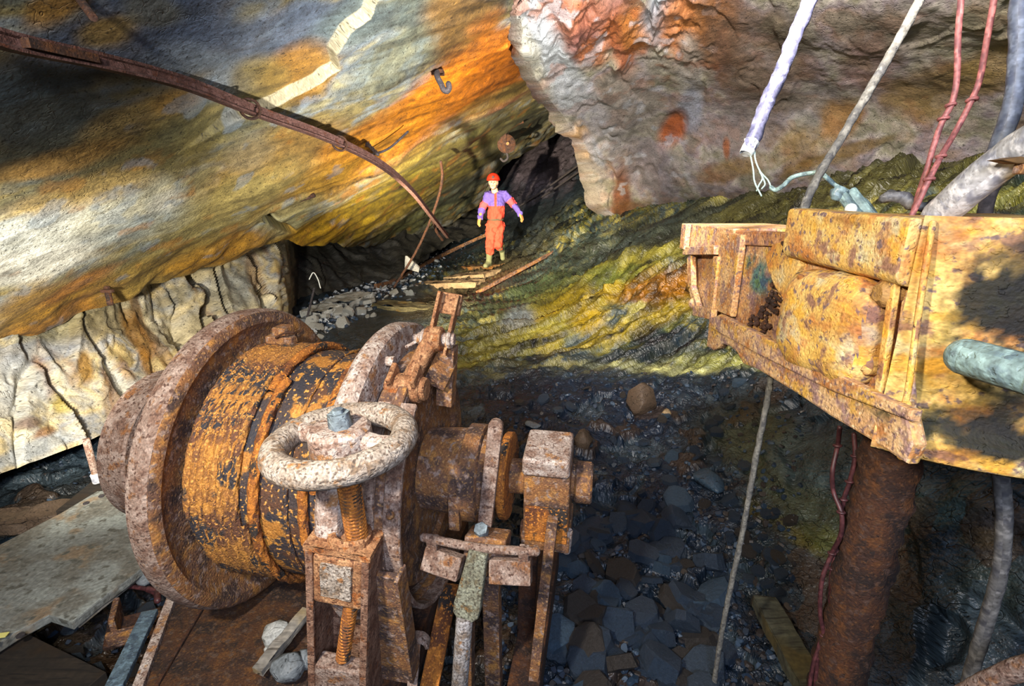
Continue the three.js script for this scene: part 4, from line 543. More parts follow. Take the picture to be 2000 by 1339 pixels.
// column under it
{ const x = 0.912, z = -1.1, g = wobbly([V(x, 0.15, z), V(x, 0.5, z), V(x, 0.9, z), V(x, 1.275, z)], 0.063, 160, 40, 0.012, 22); const t = thing('pipe_column', 'thick upright rusty brown pipe column carrying the yellow machine', 'column', [x, 0.15, z]); part('pipe', boxUV(g.translate(-x, -0.15, -z)), MAT.rustDark, t); part('collar', boxUV(tr(cylY(0.085, 0.04, 36), 0, 1.115, 0)), MAT.rust, t); part('foot', boxUV(tr(cylY(0.12, 0.03, 36), 0, 0.02, 0)), MAT.rustDark, t); }

// ---------------------------------------------------------------- rail, hooks and pulleys on the slab
function sweep(outline, pts, n, upv = V(0, 1, 0)) {                  // an outline (x across, y up) carried along a curve
  const c = new THREE.CatmullRomCurve3(pts), k = outline.length, pos = [], idx = [];
  for (let i = 0; i <= n; i++) { const p = c.getPointAt(i / n), t = c.getTangentAt(i / n), s = t.clone().cross(upv).normalize(), u = s.clone().cross(t); outline.forEach(([x, y]) => pos.push(p.x + s.x * x + u.x * y, p.y + s.y * x + u.y * y, p.z + s.z * x + u.z * y)); }
  for (let i = 0; i < n; i++) for (let j = 0; j < k; j++) { const a = i * k + j, b = i * k + (j + 1) % k; idx.push(a, a + k, b, b, a + k, b + k); }
  for (let j = 1; j < k - 1; j++) { idx.push(0, j, j + 1); idx.push(n * k, n * k + j + 1, n * k + j); }
  const g = new THREE.BufferGeometry(); g.setAttribute('position', new THREE.Float32BufferAttribute(pos, 3)); g.setIndex(idx); const q = g.toNonIndexed(); q.computeVertexNormals(); return boxUV(toCreasedNormals(q, 0.7));
}
const ground = (px, py) => surface.floor(px, py).p, roof = (px, py) => surface.ceiling(px, py);
{
  const pts = [[-140, 22, 1.12], [0, 75, 1.3], [200, 120, 1.62], [360, 162, 1.98], [500, 217, 2.4], [640, 268, 3.0], [740, 318, 3.7], [800, 368, 4.6], [840, 418, 5.8], [874, 462, 7.4]].map((a) => at(...a));
  const t = thing('overhead_rail', 'long rusty overhead rail curving down below the slab to the dark recess', 'rail', pts[0]), L = pts.map((p) => p.clone().sub(pts[0]));
  part('rail', sweep([[-0.024, -0.03], [0.024, -0.03], [0.026, -0.02], [0.01, -0.012], [0.009, 0.012], [0.02, 0.018], [0.021, 0.03], [-0.021, 0.03], [-0.02, 0.018], [-0.009, 0.012], [-0.01, -0.012], [-0.026, -0.02]].map(([a, b]) => [a * 0.78, b * 0.78]), L, 140), MAT.palePlum, t);
  part('splice_plate', sweep([[-0.03, -0.012], [0.03, -0.012], [0.03, 0.012], [-0.03, 0.012]], [L[1].clone().lerp(L[2], 0.15), L[1].clone().lerp(L[2], 0.5), L[1].clone().lerp(L[2], 0.85)], 10), MAT.rustDark, t);
  for (const [i, f] of [[5, 0.2], [3, 0.9]]) { const p = L[i].clone().lerp(L[i + 1], f); part('clamp', M(tr(new THREE.TorusGeometry(0.042, 0.007, 8, 20), p.x, p.y, p.z, 0, 0.5)), MAT.rustDark, t); }
}
{
  const a = at(738, 302, 3.66), b = roof(716, 278).p, t = thing('chain_hanger', 'short rusty chain that ties the curved rail up to the slab', 'chain', b), n = 7, d = a.clone().sub(b);
  for (let i = 0; i < n; i++) { const c = d.clone().multiplyScalar((i + 0.5) / n), l = d.length() / n * 0.8, ln = new THREE.TorusGeometry(l * 0.45, 0.011, 6, 14).scale(0.55, 1, 1).rotateY(i % 2 ? 1.57 : 0); ln.applyQuaternion(new THREE.Quaternion().setFromUnitVectors(V(0, 1, 0), d.clone().normalize())); part('link', M(ln.translate(c.x, c.y, c.z)), MAT.cableDark, t); }
  part('staple', M(orient(cylY(0.02, 0.05, 12), V(0, 0.03, 0), V(0, -0.03, 0))), MAT.rustDark, t);
}
{ const s = roof(712, 279), b = roof(795, 232).p; solo('wire', M(tube([s.p.clone().addScaledVector(V(0, 1, 0), -0.09), s.p.clone().lerp(b, 0.5).add(V(0, -0.13, 0)), b.clone().add(V(0, -0.09, 0))], 0.009, 30, 6)), MAT.cableDark, 'thin dark wire stretched under the orange slab from the chain hanger', 'wire'); }
{ // bent hook
  const s = roof(855, 145).p, q = (px, py) => at(px, py, (EYE.z - s.z) * CP + (EYE.y - s.y) * SP - 0.14).sub(s);
  const t = thing('slab_hook', 'dark iron hook hanging from the bright orange part of the slab', 'hook', s);
  part('hook', M(tube([V(0, 0.02, 0), q(855, 152), q(862, 165), q(866, 174), q(873, 178), q(877, 171), q(876, 164)], 0.02, 40, 10)), MAT.cableDark, t); part('plate', M(tr(box(0.1, 0.03, 0.09, 0.006), 0, 0, 0.02)), MAT.rustDark, t);
}
{ // bolt stub at top left
  const s = roof(152, 2).p, e = at(182, 34, (EYE.z - s.z) * CP + (EYE.y - s.y) * SP - 0.12); const t = thing('rock_bolt', 'rusty bolt stub sticking out of the slab at the top left', 'bolt', s);
  part('shank', M(rod(V(0, 0.02, 0), e.clone().sub(s), 0.011)), MAT.rustDark, t); part('plate', M(tr(box(0.04, 0.012, 0.04), 0, 0, 0)), MAT.rustDark, t);
}
{ const s = roof(608, 374), t0 = solo('rock_bolt', M(rod(s.p.clone().addScaledVector(s.n, 0.02), s.p.clone().add(V(-0.14, -0.06, 0.02)), 0.018)), MAT.rustDark, 'short iron peg in the ochre slab under the middle of the rail', 'bolt');
  const u = roof(212, 563); solo('rock_bolt', M(rod(u.p.clone(), u.p.clone().add(V(0.03, -0.11, 0.04)), 0.018), tr(box(0.07, 0.02, 0.03), u.p.x + 0.03, u.p.y - 0.02, u.p.z + 0.04)), MAT.rustDark, 'small iron peg on the lower edge of the slab above the cream rock', 'bolt'); }
{ // sheave
  const c = at(989, 281, 7.3), t = thing('sheave_pulley', 'round brown pulley wheel with a hook, hung from the slab above the walking person', 'pulley', c); t.scale.setScalar(0.8);
  part('wheel', M(tr(lathe([[0.03, -0.06], [0.13, -0.06], [0.155, -0.05], [0.155, -0.035], [0.12, -0.015], [0.12, 0.015], [0.155, 0.035], [0.155, 0.05], [0.13, 0.06], [0.03, 0.06]], 36), 0, 0, 0, Math.PI / 2, 0.25)), MAT.rustDark, t);
  part('axle', M(tr(cylY(0.03, 0.22, 14), 0, 0, 0, Math.PI / 2, 0.25)), MAT.rust, t);
  part('hanger', M(bar(V(-0.03, -0.02, 0.08), V(-0.02, 0.34, 0.06), 0.05, 0.02), bar(V(0.03, -0.02, -0.08), V(0.0, 0.34, 0), 0.05, 0.02), tr(box(0.5, 0.07, 0.12), 0.06, 0.3, 0.02, 0, 0, 0.3)), MAT.rustDark, t);
  part('hook', M(tube([V(0, -0.12, 0), V(0.02, -0.24, 0), V(-0.05, -0.29, 0), V(-0.1, -0.25, 0)], 0.02, 20, 8)), MAT.cableDark, t);
}
{ // far haulage ropes
  for (const [a, b] of [[[1000, 412, 10.5], [1130, 322, 8.4]], [[1020, 408, 10.5], [1132, 334, 8.4]]]) solo('haul_rope', M(tube([at(...a), at((a[0] + b[0]) / 2, (a[1] + b[1]) / 2 + 2, 9.4), at(...b)], 0.016, 30, 8)), MAT.cableDark, a[0] < 1010 ? 'upper of two dark haulage ropes rising behind the right hand of the walking person' : 'lower of two dark haulage ropes rising behind the right hand of the walking person', 'rope', 'far haulage ropes');
}
solo('prop_stick', M(tube([at(861, 316, 5.7), at(864, 345, 5.9), at(850, 405, 6.4), at(812, 492, 7.0), at(770, 560, 7.0)], 0.017, 50, 8)), MAT.rustDark, 'thin bent rod leaning from the slab down across the path', 'rod');
solo('prop_stick', M(tube([at(846, 430, 7.2), at(852, 450, 7.4), at(864, 468, 7.7)], 0.022, 30, 8)), MAT.rustDark, 'short brown rod beside the lower end of the curved rail', 'rod');
{ // surveying rod in the rubble
  const b = at(597, 632, 5.5), t = thing('marker_rod', 'thin dark upright rod standing in the pale rubble behind the drum', 'rod', b); part('rod', M(rod(V(0, 0, 0), at(614, 562, 5.5).sub(b), 0.012)), MAT.cableDark, t);
  part('wire', M(tube([at(604, 545, 5.5).sub(b), at(612, 532, 5.5).sub(b), at(620, 543, 5.5).sub(b), at(626, 562, 5.5).sub(b)], 0.006, 20, 6)), MAT.white, t);
}
// ---------------------------------------------------------------- the tramway on the path
const onGround = (list, lift) => list.map(([x, y]) => ground(x, y).clone().add(V(0, lift, 0)));
solo('track_rail', sweep([[-0.025, -0.03], [0.025, -0.03], [0.02, 0.03], [-0.02, 0.03]], onGround([[735, 569], [760, 557], [800, 536], [850, 512], [900, 487], [955, 460]], 0.05), 60), MAT.rust, 'left rail of the narrow track running up the path', 'rail');
solo('track_rail', sweep([[-0.014, -0.03], [0.014, -0.03], [0.011, 0.012], [-0.011, 0.012]], [0, 0.33, 0.66, 1].map((q) => ground(932, 574).clone().lerp(ground(1082, 478), q).add(V(0, 0.03, 0))), 30), MAT.rust, 'right rail of the narrow track beside the banded rock', 'rail');
const slab = (w, h, d, r = 0.03) => rough(new THREE.BoxGeometry(w, h, d, 22, 3, 10), r, 8);
function plank(x0, y0, x1, y1, w, h, m, label, name = 'plank', cat = 'plank', lift = 0.03) {
  const a = ground(x0, y0), b = ground(x1, y1), c = a.clone().lerp(b, 0.5); const g = slab(a.distanceTo(b), h, w); const d = b.clone().sub(a).normalize(); g.applyQuaternion(new THREE.Quaternion().setFromUnitVectors(V(1, 0, 0), d)); g.translate(c.x, c.y + h / 2 + lift - 0.03, c.z); return solo(name, boxUV(g), m, label, cat);
}
plank(912, 521, 974, 520, 0.3, 0.1, MAT.woodTan, 'short orange brown sleeper under the front boot of the person', 'sleeper', 'sleeper', -0.02);
plank(884, 541, 962, 538, 0.4, 0.09, MAT.stoneTan, 'sandy flat stone on the path below the person', 'flat_stone', 'stone', 0.01);
plank(826, 556, 938, 557, 0.24, 0.08, MAT.stoneTan, 'long pale plank lying across the path below the sandy stone', 'sleeper', 'sleeper', -0.02);
plank(737, 595, 860, 598, 0.3, 0.09, MAT.woodMoss, 'mossy yellow green plank lying nearest on the path', 'sleeper', 'sleeper', -0.02);
plank(652, 602, 706, 585, 0.42, 0.1, MAT.stonePale, 'pale flat slab tilted on the rubble beside the path', 'flat_stone', 'stone', 0.02);
plank(606, 618, 650, 607, 0.36, 0.08, MAT.stonePale, 'broken pale slab leaning on the rubble nearest the rod', 'flat_stone', 'stone', 0.04);
{ const b = at(798, 512, 7.6); solo('flat_stone', boxUV(rough(new ConvexGeometry([V(0, 0, 0), V(0.2, -0.06, 0), V(0.22, 0.02, 0.05), V(0.05, 0.19, 0), V(0, 0.18, 0), V(0, 0, 0.06), V(0.2, -0.06, 0.06), V(0.03, 0.17, 0.06)].map((q) => q.add(b).add(V(-0.05, -0.08, 0)))), 0.002, 8)), MAT.stonePale, 'pale triangular slab standing on edge beside the leaning rod', 'stone'); }

// ---------------------------------------------------------------- cables and pipes at right
const run = (list) => list.map((a) => at(...a));
{ const p = run([[1612, -60, 1.22], [1582, 0, 1.24], [1530, 128, 1.27], [1497, 205, 1.29], [1474, 262, 1.3], [1463, 288, 1.3]]), t = thing('hanging_conduit', 'pale violet hanging conduit with frayed wires at its cut lower end', 'cable', p[0]), L = p.map((q) => q.clone().sub(p[0]));
  part('conduit', boxUV(wobbly(L, 0.0175, 90, 18, 0.004, 40)), MAT.cableBlue, t);
  const w = (list) => M(tube(list.map((a) => at(...a).sub(p[0])), 0.0022, 40, 6));
  part('wire', w([[1460, 284, 1.3], [1466, 305, 1.3], [1471, 330, 1.3], [1474, 355, 1.3], [1487, 382, 1.29]]), MAT.wireGreen, t);
  part('wire', w([[1474, 282, 1.3], [1475, 310, 1.3], [1485, 335, 1.3], [1500, 352, 1.3], [1507, 368, 1.29]]), MAT.wireGreen, t);
  part('wire', w([[1484, 335, 1.3], [1489, 348, 1.3], [1482, 362, 1.3], [1478, 372, 1.3]]), MAT.wireGreen, t); part('wire', w([[1489, 345, 1.3], [1494, 360, 1.3], [1488, 368, 1.3]]), MAT.wireGreen, t);
  part('frayed_end', M(rough(new THREE.CylinderGeometry(0.019, 0.014, 0.035, 14, 4).applyQuaternion(new THREE.Quaternion().setFromUnitVectors(V(0, 1, 0), L[4].clone().sub(L[5]).normalize())).translate(L[5].x, L[5].y, L[5].z), 0.006, 60)), MAT.white, t);
}
solo('curled_wire', M(tube(run([[1506, 366, 1.29], [1515, 371, 1.28], [1530, 362, 1.26], [1548, 346, 1.26], [1585, 338, 1.24], [1602, 338, 1.23], [1632, 362, 1.22], [1664, 378, 1.21], [1690, 393, 1.2], [1714, 424, 1.2]]), 0.0055, 80, 10)), MAT.cableGreen, 'pale green curled wire arching behind the top of the yellow machine', 'wire');
{ const p = run([[1825, -60, 1.12], [1797, 0, 1.13], [1738, 108, 1.145], [1690, 190, 1.155], [1640, 275, 1.16], [1600, 340, 1.165], [1576, 392, 1.18], [1566, 422, 1.195]]), t = thing('stay_cable', 'straight pale grey cable running down to the corner of the yellow machine', 'cable', p[0]);
  part('cable', boxUV(wobbly(p.map((q) => q.clone().sub(p[0])), 0.0095, 120, 12, 0.002, 40)), MAT.cableWarm, t); part('knot', M(dimple(new THREE.SphereGeometry(0.014, 16, 12).scale(1.5, 0.8, 1).translate(...at(1562, 420, 1.195).sub(p[0]).toArray()), 0.006, 70)), MAT.white, t); }
solo('stay_cable', boxUV(wobbly(run([[1506, 735, 1.42], [1497, 790, 1.44], [1474, 905, 1.5], [1450, 1040, 1.58], [1420, 1180, 1.68], [1398, 1310, 1.8], [1388, 1400, 1.86]]), 0.0085, 120, 10, 0.002, 40)), MAT.cableWarm, 'thin grey cable dropping from below the yellow machine to the scree', 'cable');
const knots = (list, idx, r) => idx.map((i) => { const q = at(...list[i]); return dimple(new THREE.TorusGeometry(r, r * 0.45, 8, 14).rotateX(1.3).translate(q.x, q.y, q.z), 0.002, 90); });
{ const A = [[1879, -40, 1.0], [1877, 0, 1.01], [1871, 70, 1.03], [1868, 160, 1.05], [1858, 205, 1.06], [1843, 232, 1.07], [1825, 280, 1.08], [1812, 325, 1.09], [1792, 385, 1.1], [1782, 420, 1.1]], B = [[1944, -40, 0.98], [1941, 0, 0.99], [1928, 75, 1.01], [1912, 160, 1.04], [1898, 195, 1.05], [1870, 250, 1.07], [1838, 305, 1.06], [1815, 350, 1.06], [1797, 388, 1.07], [1780, 422, 1.075]];
  solo('red_cable', M(tube(run(A), 0.0058, 110, 10), knots(A, [4, 5], 0.0075)), MAT.red, 'left of the two red cables hanging behind the yellow machine', 'cable', 'red cables'); solo('red_cable', M(tube(run(B), 0.0058, 110, 10), knots(B, [4, 6, 7], 0.0078)), MAT.red, 'right of the two red cables hanging behind the yellow machine', 'cable', 'red cables');
  const C = [[1640, 835, 1.26], [1636, 870, 1.3], [1626, 920, 1.3], [1628, 960, 1.31], [1643, 1000, 1.29], [1643, 1040, 1.3], [1625, 1080, 1.35], [1606, 1130, 1.37], [1602, 1200, 1.39], [1608, 1240, 1.4], [1590, 1290, 1.42], [1580, 1345, 1.44]], D = [[1668, 848, 1.28], [1670, 890, 1.28], [1660, 940, 1.3], [1648, 975, 1.32], [1646, 1010, 1.34], [1640, 1060, 1.35], [1626, 1110, 1.36], [1622, 1160, 1.38], [1620, 1210, 1.4], [1600, 1260, 1.41], [1592, 1345, 1.44]];
  solo('red_cable', M(tube(run(C), 0.0056, 110, 10), knots(C, [1, 4, 6, 9], 0.0075)), MAT.redDark, 'left dark red cable dangling beside the pipe column', 'cable', 'dark red cables'); solo('red_cable', M(tube(run(D), 0.0056, 110, 10), knots(D, [1, 2, 3, 6, 8], 0.0075)), MAT.redDark, 'right dark red cable dangling beside the pipe column', 'cable', 'dark red cables'); }
solo('grey_hose', boxUV(wobbly(run([[2012, -60, 0.92], [1994, 0, 0.93], [1990, 90, 0.94], [1982, 180, 0.95], [1968, 240, 0.96], [1950, 290, 0.97], [1938, 330, 0.98]]), 0.0155, 90, 14, 0.002, 30)), MAT.hoseBlue, 'grey hose hanging down the right edge of the view', 'hose');
{ const p = run([[2420, 0, 0.62], [2120, 190, 0.78], [2040, 262, 0.84], [1980, 300, 0.9], [1900, 362, 0.98], [1848, 408, 1.05], [1834, 420, 1.07]]); solo('grey_pipe', boxUV(wobbly(p, 0.0315, 80, 24, 0.001, 20)), MAT.cable, 'thick pale grey pipe rising to the right from behind the yellow machine', 'pipe'); }
{ const o = at(1990, 312, 0.86), t = thing('wooden_wedge', 'pale wooden wedge stuck against the thick grey pipe', 'wedge', o); part('wedge', M(prism([[-0.03, 0], [0.08, 0.018], [0.08, -0.006], [0, -0.006]], 0.03)), MAT.woodTan, t); part('peg', M(tr(box(0.05, 0.018, 0.02), 0.035, -0.014, -0.01)), MAT.rust, t); }
{ const p = run([[1945, 350, 1.3], [1930, 385, 1.31], [1920, 432, 1.32]]); solo('dark_hose', boxUV(wobbly(p, 0.0165, 30, 14, 0.001, 20)), MAT.cableDark, 'short dark hose behind the thick grey pipe above the machine', 'hose'); }
solo('grey_hose', boxUV(wobbly(run([[1950, 900, 1.12], [1958, 960, 1.13], [1960, 1050, 1.16], [1950, 1130, 1.2], [1925, 1220, 1.26], [1900, 1300, 1.32], [1880, 1380, 1.38]]), 0.0158, 90, 16, 0.0015, 30)), MAT.hoseGrey, 'dark grey hose curving down below the rounded end of the machine', 'hose');
solo('rusty_pipe', boxUV(wobbly(run([[1860, 1372, 1.2], [1940, 1326, 1.14], [2060, 1282, 1.06]]), 0.022, 40, 16, 0.002, 30)), MAT.palePink, 'reddish rusty pipe crossing the bottom right corner', 'pipe');
{ const o = at(1770, 392, 1.12), t = thing('rope_clamp', 'grey rag wrapped clamp lying on top of the yellow machine', 'clamp', o), q = (px, py, d) => at(px, py, d).sub(o); part('rag', boxUV(wobbly([q(1730, 384, 1.13), q(1760, 384, 1.12), q(1785, 398, 1.11), q(1812, 408, 1.1)], 0.0125, 50, 14, 0.007, 60)), MAT.hoseGrey, t); part('ring', M(tr(new THREE.TorusGeometry(0.017, 0.004, 8, 20), ...q(1814, 408, 1.1).toArray(), 0, 0.8)), MAT.cableDark, t); }
{ const o = at(1660, 400, 1.12), t = thing('fitting_cluster', 'pale blue green pipe fitting poking up behind the top of the machine', 'fitting', o), q = (px, py, d) => at(px, py, d).sub(o); part('stub', M(rod(q(1642, 378, 1.13), q(1676, 424, 1.11), 0.011)), MAT.cableGreen, t); part('stub', M(rod(q(1660, 372, 1.14), q(1700, 424, 1.12), 0.013)), MAT.cableGreen, t); part('cap', M(rough(new THREE.SphereGeometry(0.016, 16, 12).translate(...q(1636, 378, 1.13).toArray()), 0.006, 60)), MAT.tape, t); part('knob', M(new THREE.SphereGeometry(0.012, 16, 12).translate(...q(1662, 408, 1.1).toArray())), MAT.white, t); }

// ---------------------------------------------------------------- things on the floor at lower left
{ // grey board
  const q = (px, py, y) => atY(px, py, y), P4 = [[-120, 1130], [0, 1062], [120, 1000], [190, 958], [285, 952], [305, 1085], [250, 1130], [195, 1170], [140, 1215], [95, 1200], [30, 1235], [-120, 1330]].map(([a, b]) => q(a, b, 0.3)), c = V(); P4.forEach((p) => c.add(p)); c.multiplyScalar(1 / P4.length);
  const g = prism(P4.map((p) => [p.x - c.x, -(p.z - c.z)]), 0.035, 0.006).rotateX(-Math.PI / 2); const t = thing('grey_board', 'large worn grey green board lying at the lower left beside the drum', 'board', c); part('board', boxUV(g), MAT.board, t);
  const k = q(280, 962, 0.27).sub(c), e = q(150, 1205, 0.27).sub(c); 
  part('edge_batten', M(bar(q(305, 1088, 0.275).sub(c), q(145, 1215, 0.275).sub(c), 0.03, 0.045)), MAT.wood, t);
  for (const [a, b] of [[168, 982], [198, 968], [40, 1240]]) part('knot_hole', M(tr(cylY(0.012, 0.006, 14), ...q(a, b, 0.303).sub(c).toArray())), MAT.cableDark, t);
}
solo('timber_beam', M(bar(atY(140, 1010, 0.24), atY(262, 905, 0.24), 0.12, 0.08)), MAT.woodDark, 'dark rotten timber beam along the far edge of the grey board', 'beam');
{ const a = atY(190, 938, 0.3), b = V(a.x - 0.02, a.y + 0.22, a.z - 0.02), t = thing('steel_pin', 'upright rusty steel pin at the far corner of the grey board', 'pin', a); part('pin', M(rod(V(), b.sub(a), 0.016)), MAT.palePink, t); part('sleeve', M(rod(V(0, -0.01, 0), V(-0.002, 0.04, 0), 0.021)), MAT.cable, t); }
{ const p = atY(52, 1012, 0.2); solo('flat_stone', boxUV(rough(new THREE.BoxGeometry(0.34, 0.07, 0.14, 16, 4, 8), 0.04, 6).rotateY(0.25).translate(p.x, p.y, p.z)), MAT.stoneBrown, 'long flat brown stone lying in the dark at the far left', 'stone'); }
solo('timber_beam', M(bar(atY(-60, 1262, 0.2), atY(160, 1380, 0.2), 0.16, 0.1)), MAT.woodDark, 'dark timber at the bottom left corner under the board', 'beam');
{ const p = atY(4, 1240, 0.32); solo('marking_tape', M(tr(box(0.03, 0.004, 0.02, 0.001), p.x, p.y, p.z, 0, 0.2), tr(box(0.025, 0.004, 0.016, 0.001), p.x, p.y, p.z + 0.03, 0, 0.2)), MAT.tapeYellow, 'scrap of pale yellow tape at the left edge of the board', 'tape'); }
{ const a = atY(222, 1345, 0.3), b = atY(293, 1195, 0.3); solo('steel_strip', M(bar(a, b, 0.05, 0.02)), MAT.steelBlue, 'blue grey steel strip leaning along the edge of the winch bed', 'strip'); }
solo('scrap_cable', M(tube([[165, 1208], [192, 1184], [222, 1155], [250, 1146], [290, 1150]].map(([a, b]) => atY(a, b, 0.24)), 0.008, 50, 8), tube([[290, 1150], [306, 1158], [308, 1172]].map(([a, b]) => atY(a, b, 0.24)), 0.012, 20, 8)), MAT.redDark, 'old pinkish cable lying beside the lower edge of the board', 'cable');
{ const o = atY(262, 1235, 0.15), t = thing('scrap_bracket', 'rusty broken bracket in the rubbish below the drum', 'bracket', o); part('plate', M(tr(box(0.16, 0.02, 0.12, 0.006), 0, 0.02, 0, 0.1, 0.5, -0.1)), MAT.rustDark, t); part('rib', M(tr(box(0.02, 0.1, 0.12, 0.006), -0.05, 0.06, 0, 0, 0.5), tr(box(0.12, 0.06, 0.02, 0.006), 0.02, 0.04, 0.05, 0, 0.4)), MAT.rust, t); part('lug', M(tr(cylY(0.03, 0.03, 18), 0.08, 0.04, -0.02)), MAT.rust, t); }
{ const a = atY(503, 1312, 0.33), b = atY(600, 1192, 0.36); solo('wooden_stick', M(frameBar(rough(new THREE.BoxGeometry(0.034, a.distanceTo(b), 0.024, 4, 20, 3), 0.008, 14), a, b, V(1, 0, 0))), MAT.wood, 'weathered grey wooden stick lying on the winch bed', 'stick'); }
{ const st = (px, py, s, lab, m = MAT.stoneGrey, y = 0.33, sd = 1) => { const p = atY(px, py, y), pts = []; for (let i = 0; i < 26; i++) { const a = rr(0, 6.28), z = rr(-1, 1), r = Math.sqrt(1 - z * z); pts.push(V(Math.cos(a) * r * s[0], z * s[1], Math.sin(a) * r * s[2])); } solo('loose_stone', boxUV(rough(new ConvexGeometry(pts), 0.004, 20).rotateY(rr(0, 3)).translate(p.x, p.y, p.z)), m, lab, 'stone'); };
  st(540, 1238, [0.05, 0.035, 0.045], 'pale angular stone behind the wooden stick on the winch bed', MAT.stonePale); st(566, 1300, [0.05, 0.04, 0.055], 'rounded blue grey stone in front of the wooden stick', MAT.stoneGrey); st(596, 1285, [0.035, 0.03, 0.035], 'grey stone between the stick and the screw stand', MAT.stoneGrey); st(523, 1268, [0.014, 0.01, 0.014], 'smallest pale pebble beside the wooden stick', MAT.stonePale);
  st(285, 1130, [0.03, 0.02, 0.04], 'small grey stone under the left flange', MAT.stoneGrey, 0.25);
  const P2 = (px, py, s, lab, m, sc = 1) => { const p = ground(px, py), pts = []; for (let i = 0; i < 30; i++) { const a = rr(0, 6.28), z = rr(-1, 1), r = Math.sqrt(1 - z * z); pts.push(V(Math.cos(a) * r * s[0], z * s[1], Math.sin(a) * r * s[2])); } solo('loose_stone', boxUV(rough(new ConvexGeometry(pts), 0.01, 9).rotateY(rr(0, 3)).translate(p.x, p.y + s[1] * 0.4, p.z)), m, lab, 'stone'); };
  P2(1252, 800, [0.13, 0.14, 0.11], 'large rounded brown boulder on the dark scree', MAT.stoneBrown); P2(1140, 880, [0.07, 0.08, 0.06], 'brown block of stone just right of the bearing block', MAT.stoneBrown); P2(1385, 945, [0.12, 0.05, 0.07], 'blue grey slab lying on the scree under the thin cable', MAT.stoneBlue); P2(1300, 812, [0.05, 0.04, 0.04], 'small tan stone beside the brown boulder', MAT.stoneTan); P2(1040, 838, [0.07, 0.02, 0.05], 'small pale flat stone behind the bearing cap', MAT.stoneGrey);
  const a = ground(1488, 1205).clone().add(V(0, 0.07, 0)), b = ground(1585, 1400).clone().add(V(0, 0.07, 0)); solo('timber_beam', M(frameBar(rough(new THREE.BoxGeometry(0.09, a.distanceTo(b), 0.05, 6, 30, 4), 0.012, 9), a, b, V(1, 0, 0))), MAT.woodGrey, 'mossy grey timber lying on the scree left of the pipe column', 'beam');
}
winch.updateMatrixWorld(true);
const winchBit = (name, geo, m) => { const o = new THREE.Mesh(geo, m); o.name = name; scene.add(o); winch.attach(o); return o; };
winchBit('flat_bar', M(bar(at(880, 1140, 1.85), at(838, 1345, 1.62), 0.06, 0.02)), MAT.orange); winchBit('thin_bar', M(bar(at(760, 1180, 1.7), at(775, 1300, 1.6), 0.012, 0.02)), MAT.rust); winchBit('brace', M(bar(at(700, 1330, 1.5), at(735, 1180, 1.75), 0.03, 0.02)), MAT.rustDark);
winchBit('bent_strap', M(bar(at(812, 1255, 1.55), at(805, 1345, 1.5), 0.03, 0.012), tr(arcX(0.024, 0.036, 0, 3.14, -0.02, 0.02).rotateY(1.57), ...at(816, 1258, 1.55).toArray())), MAT.palePink);

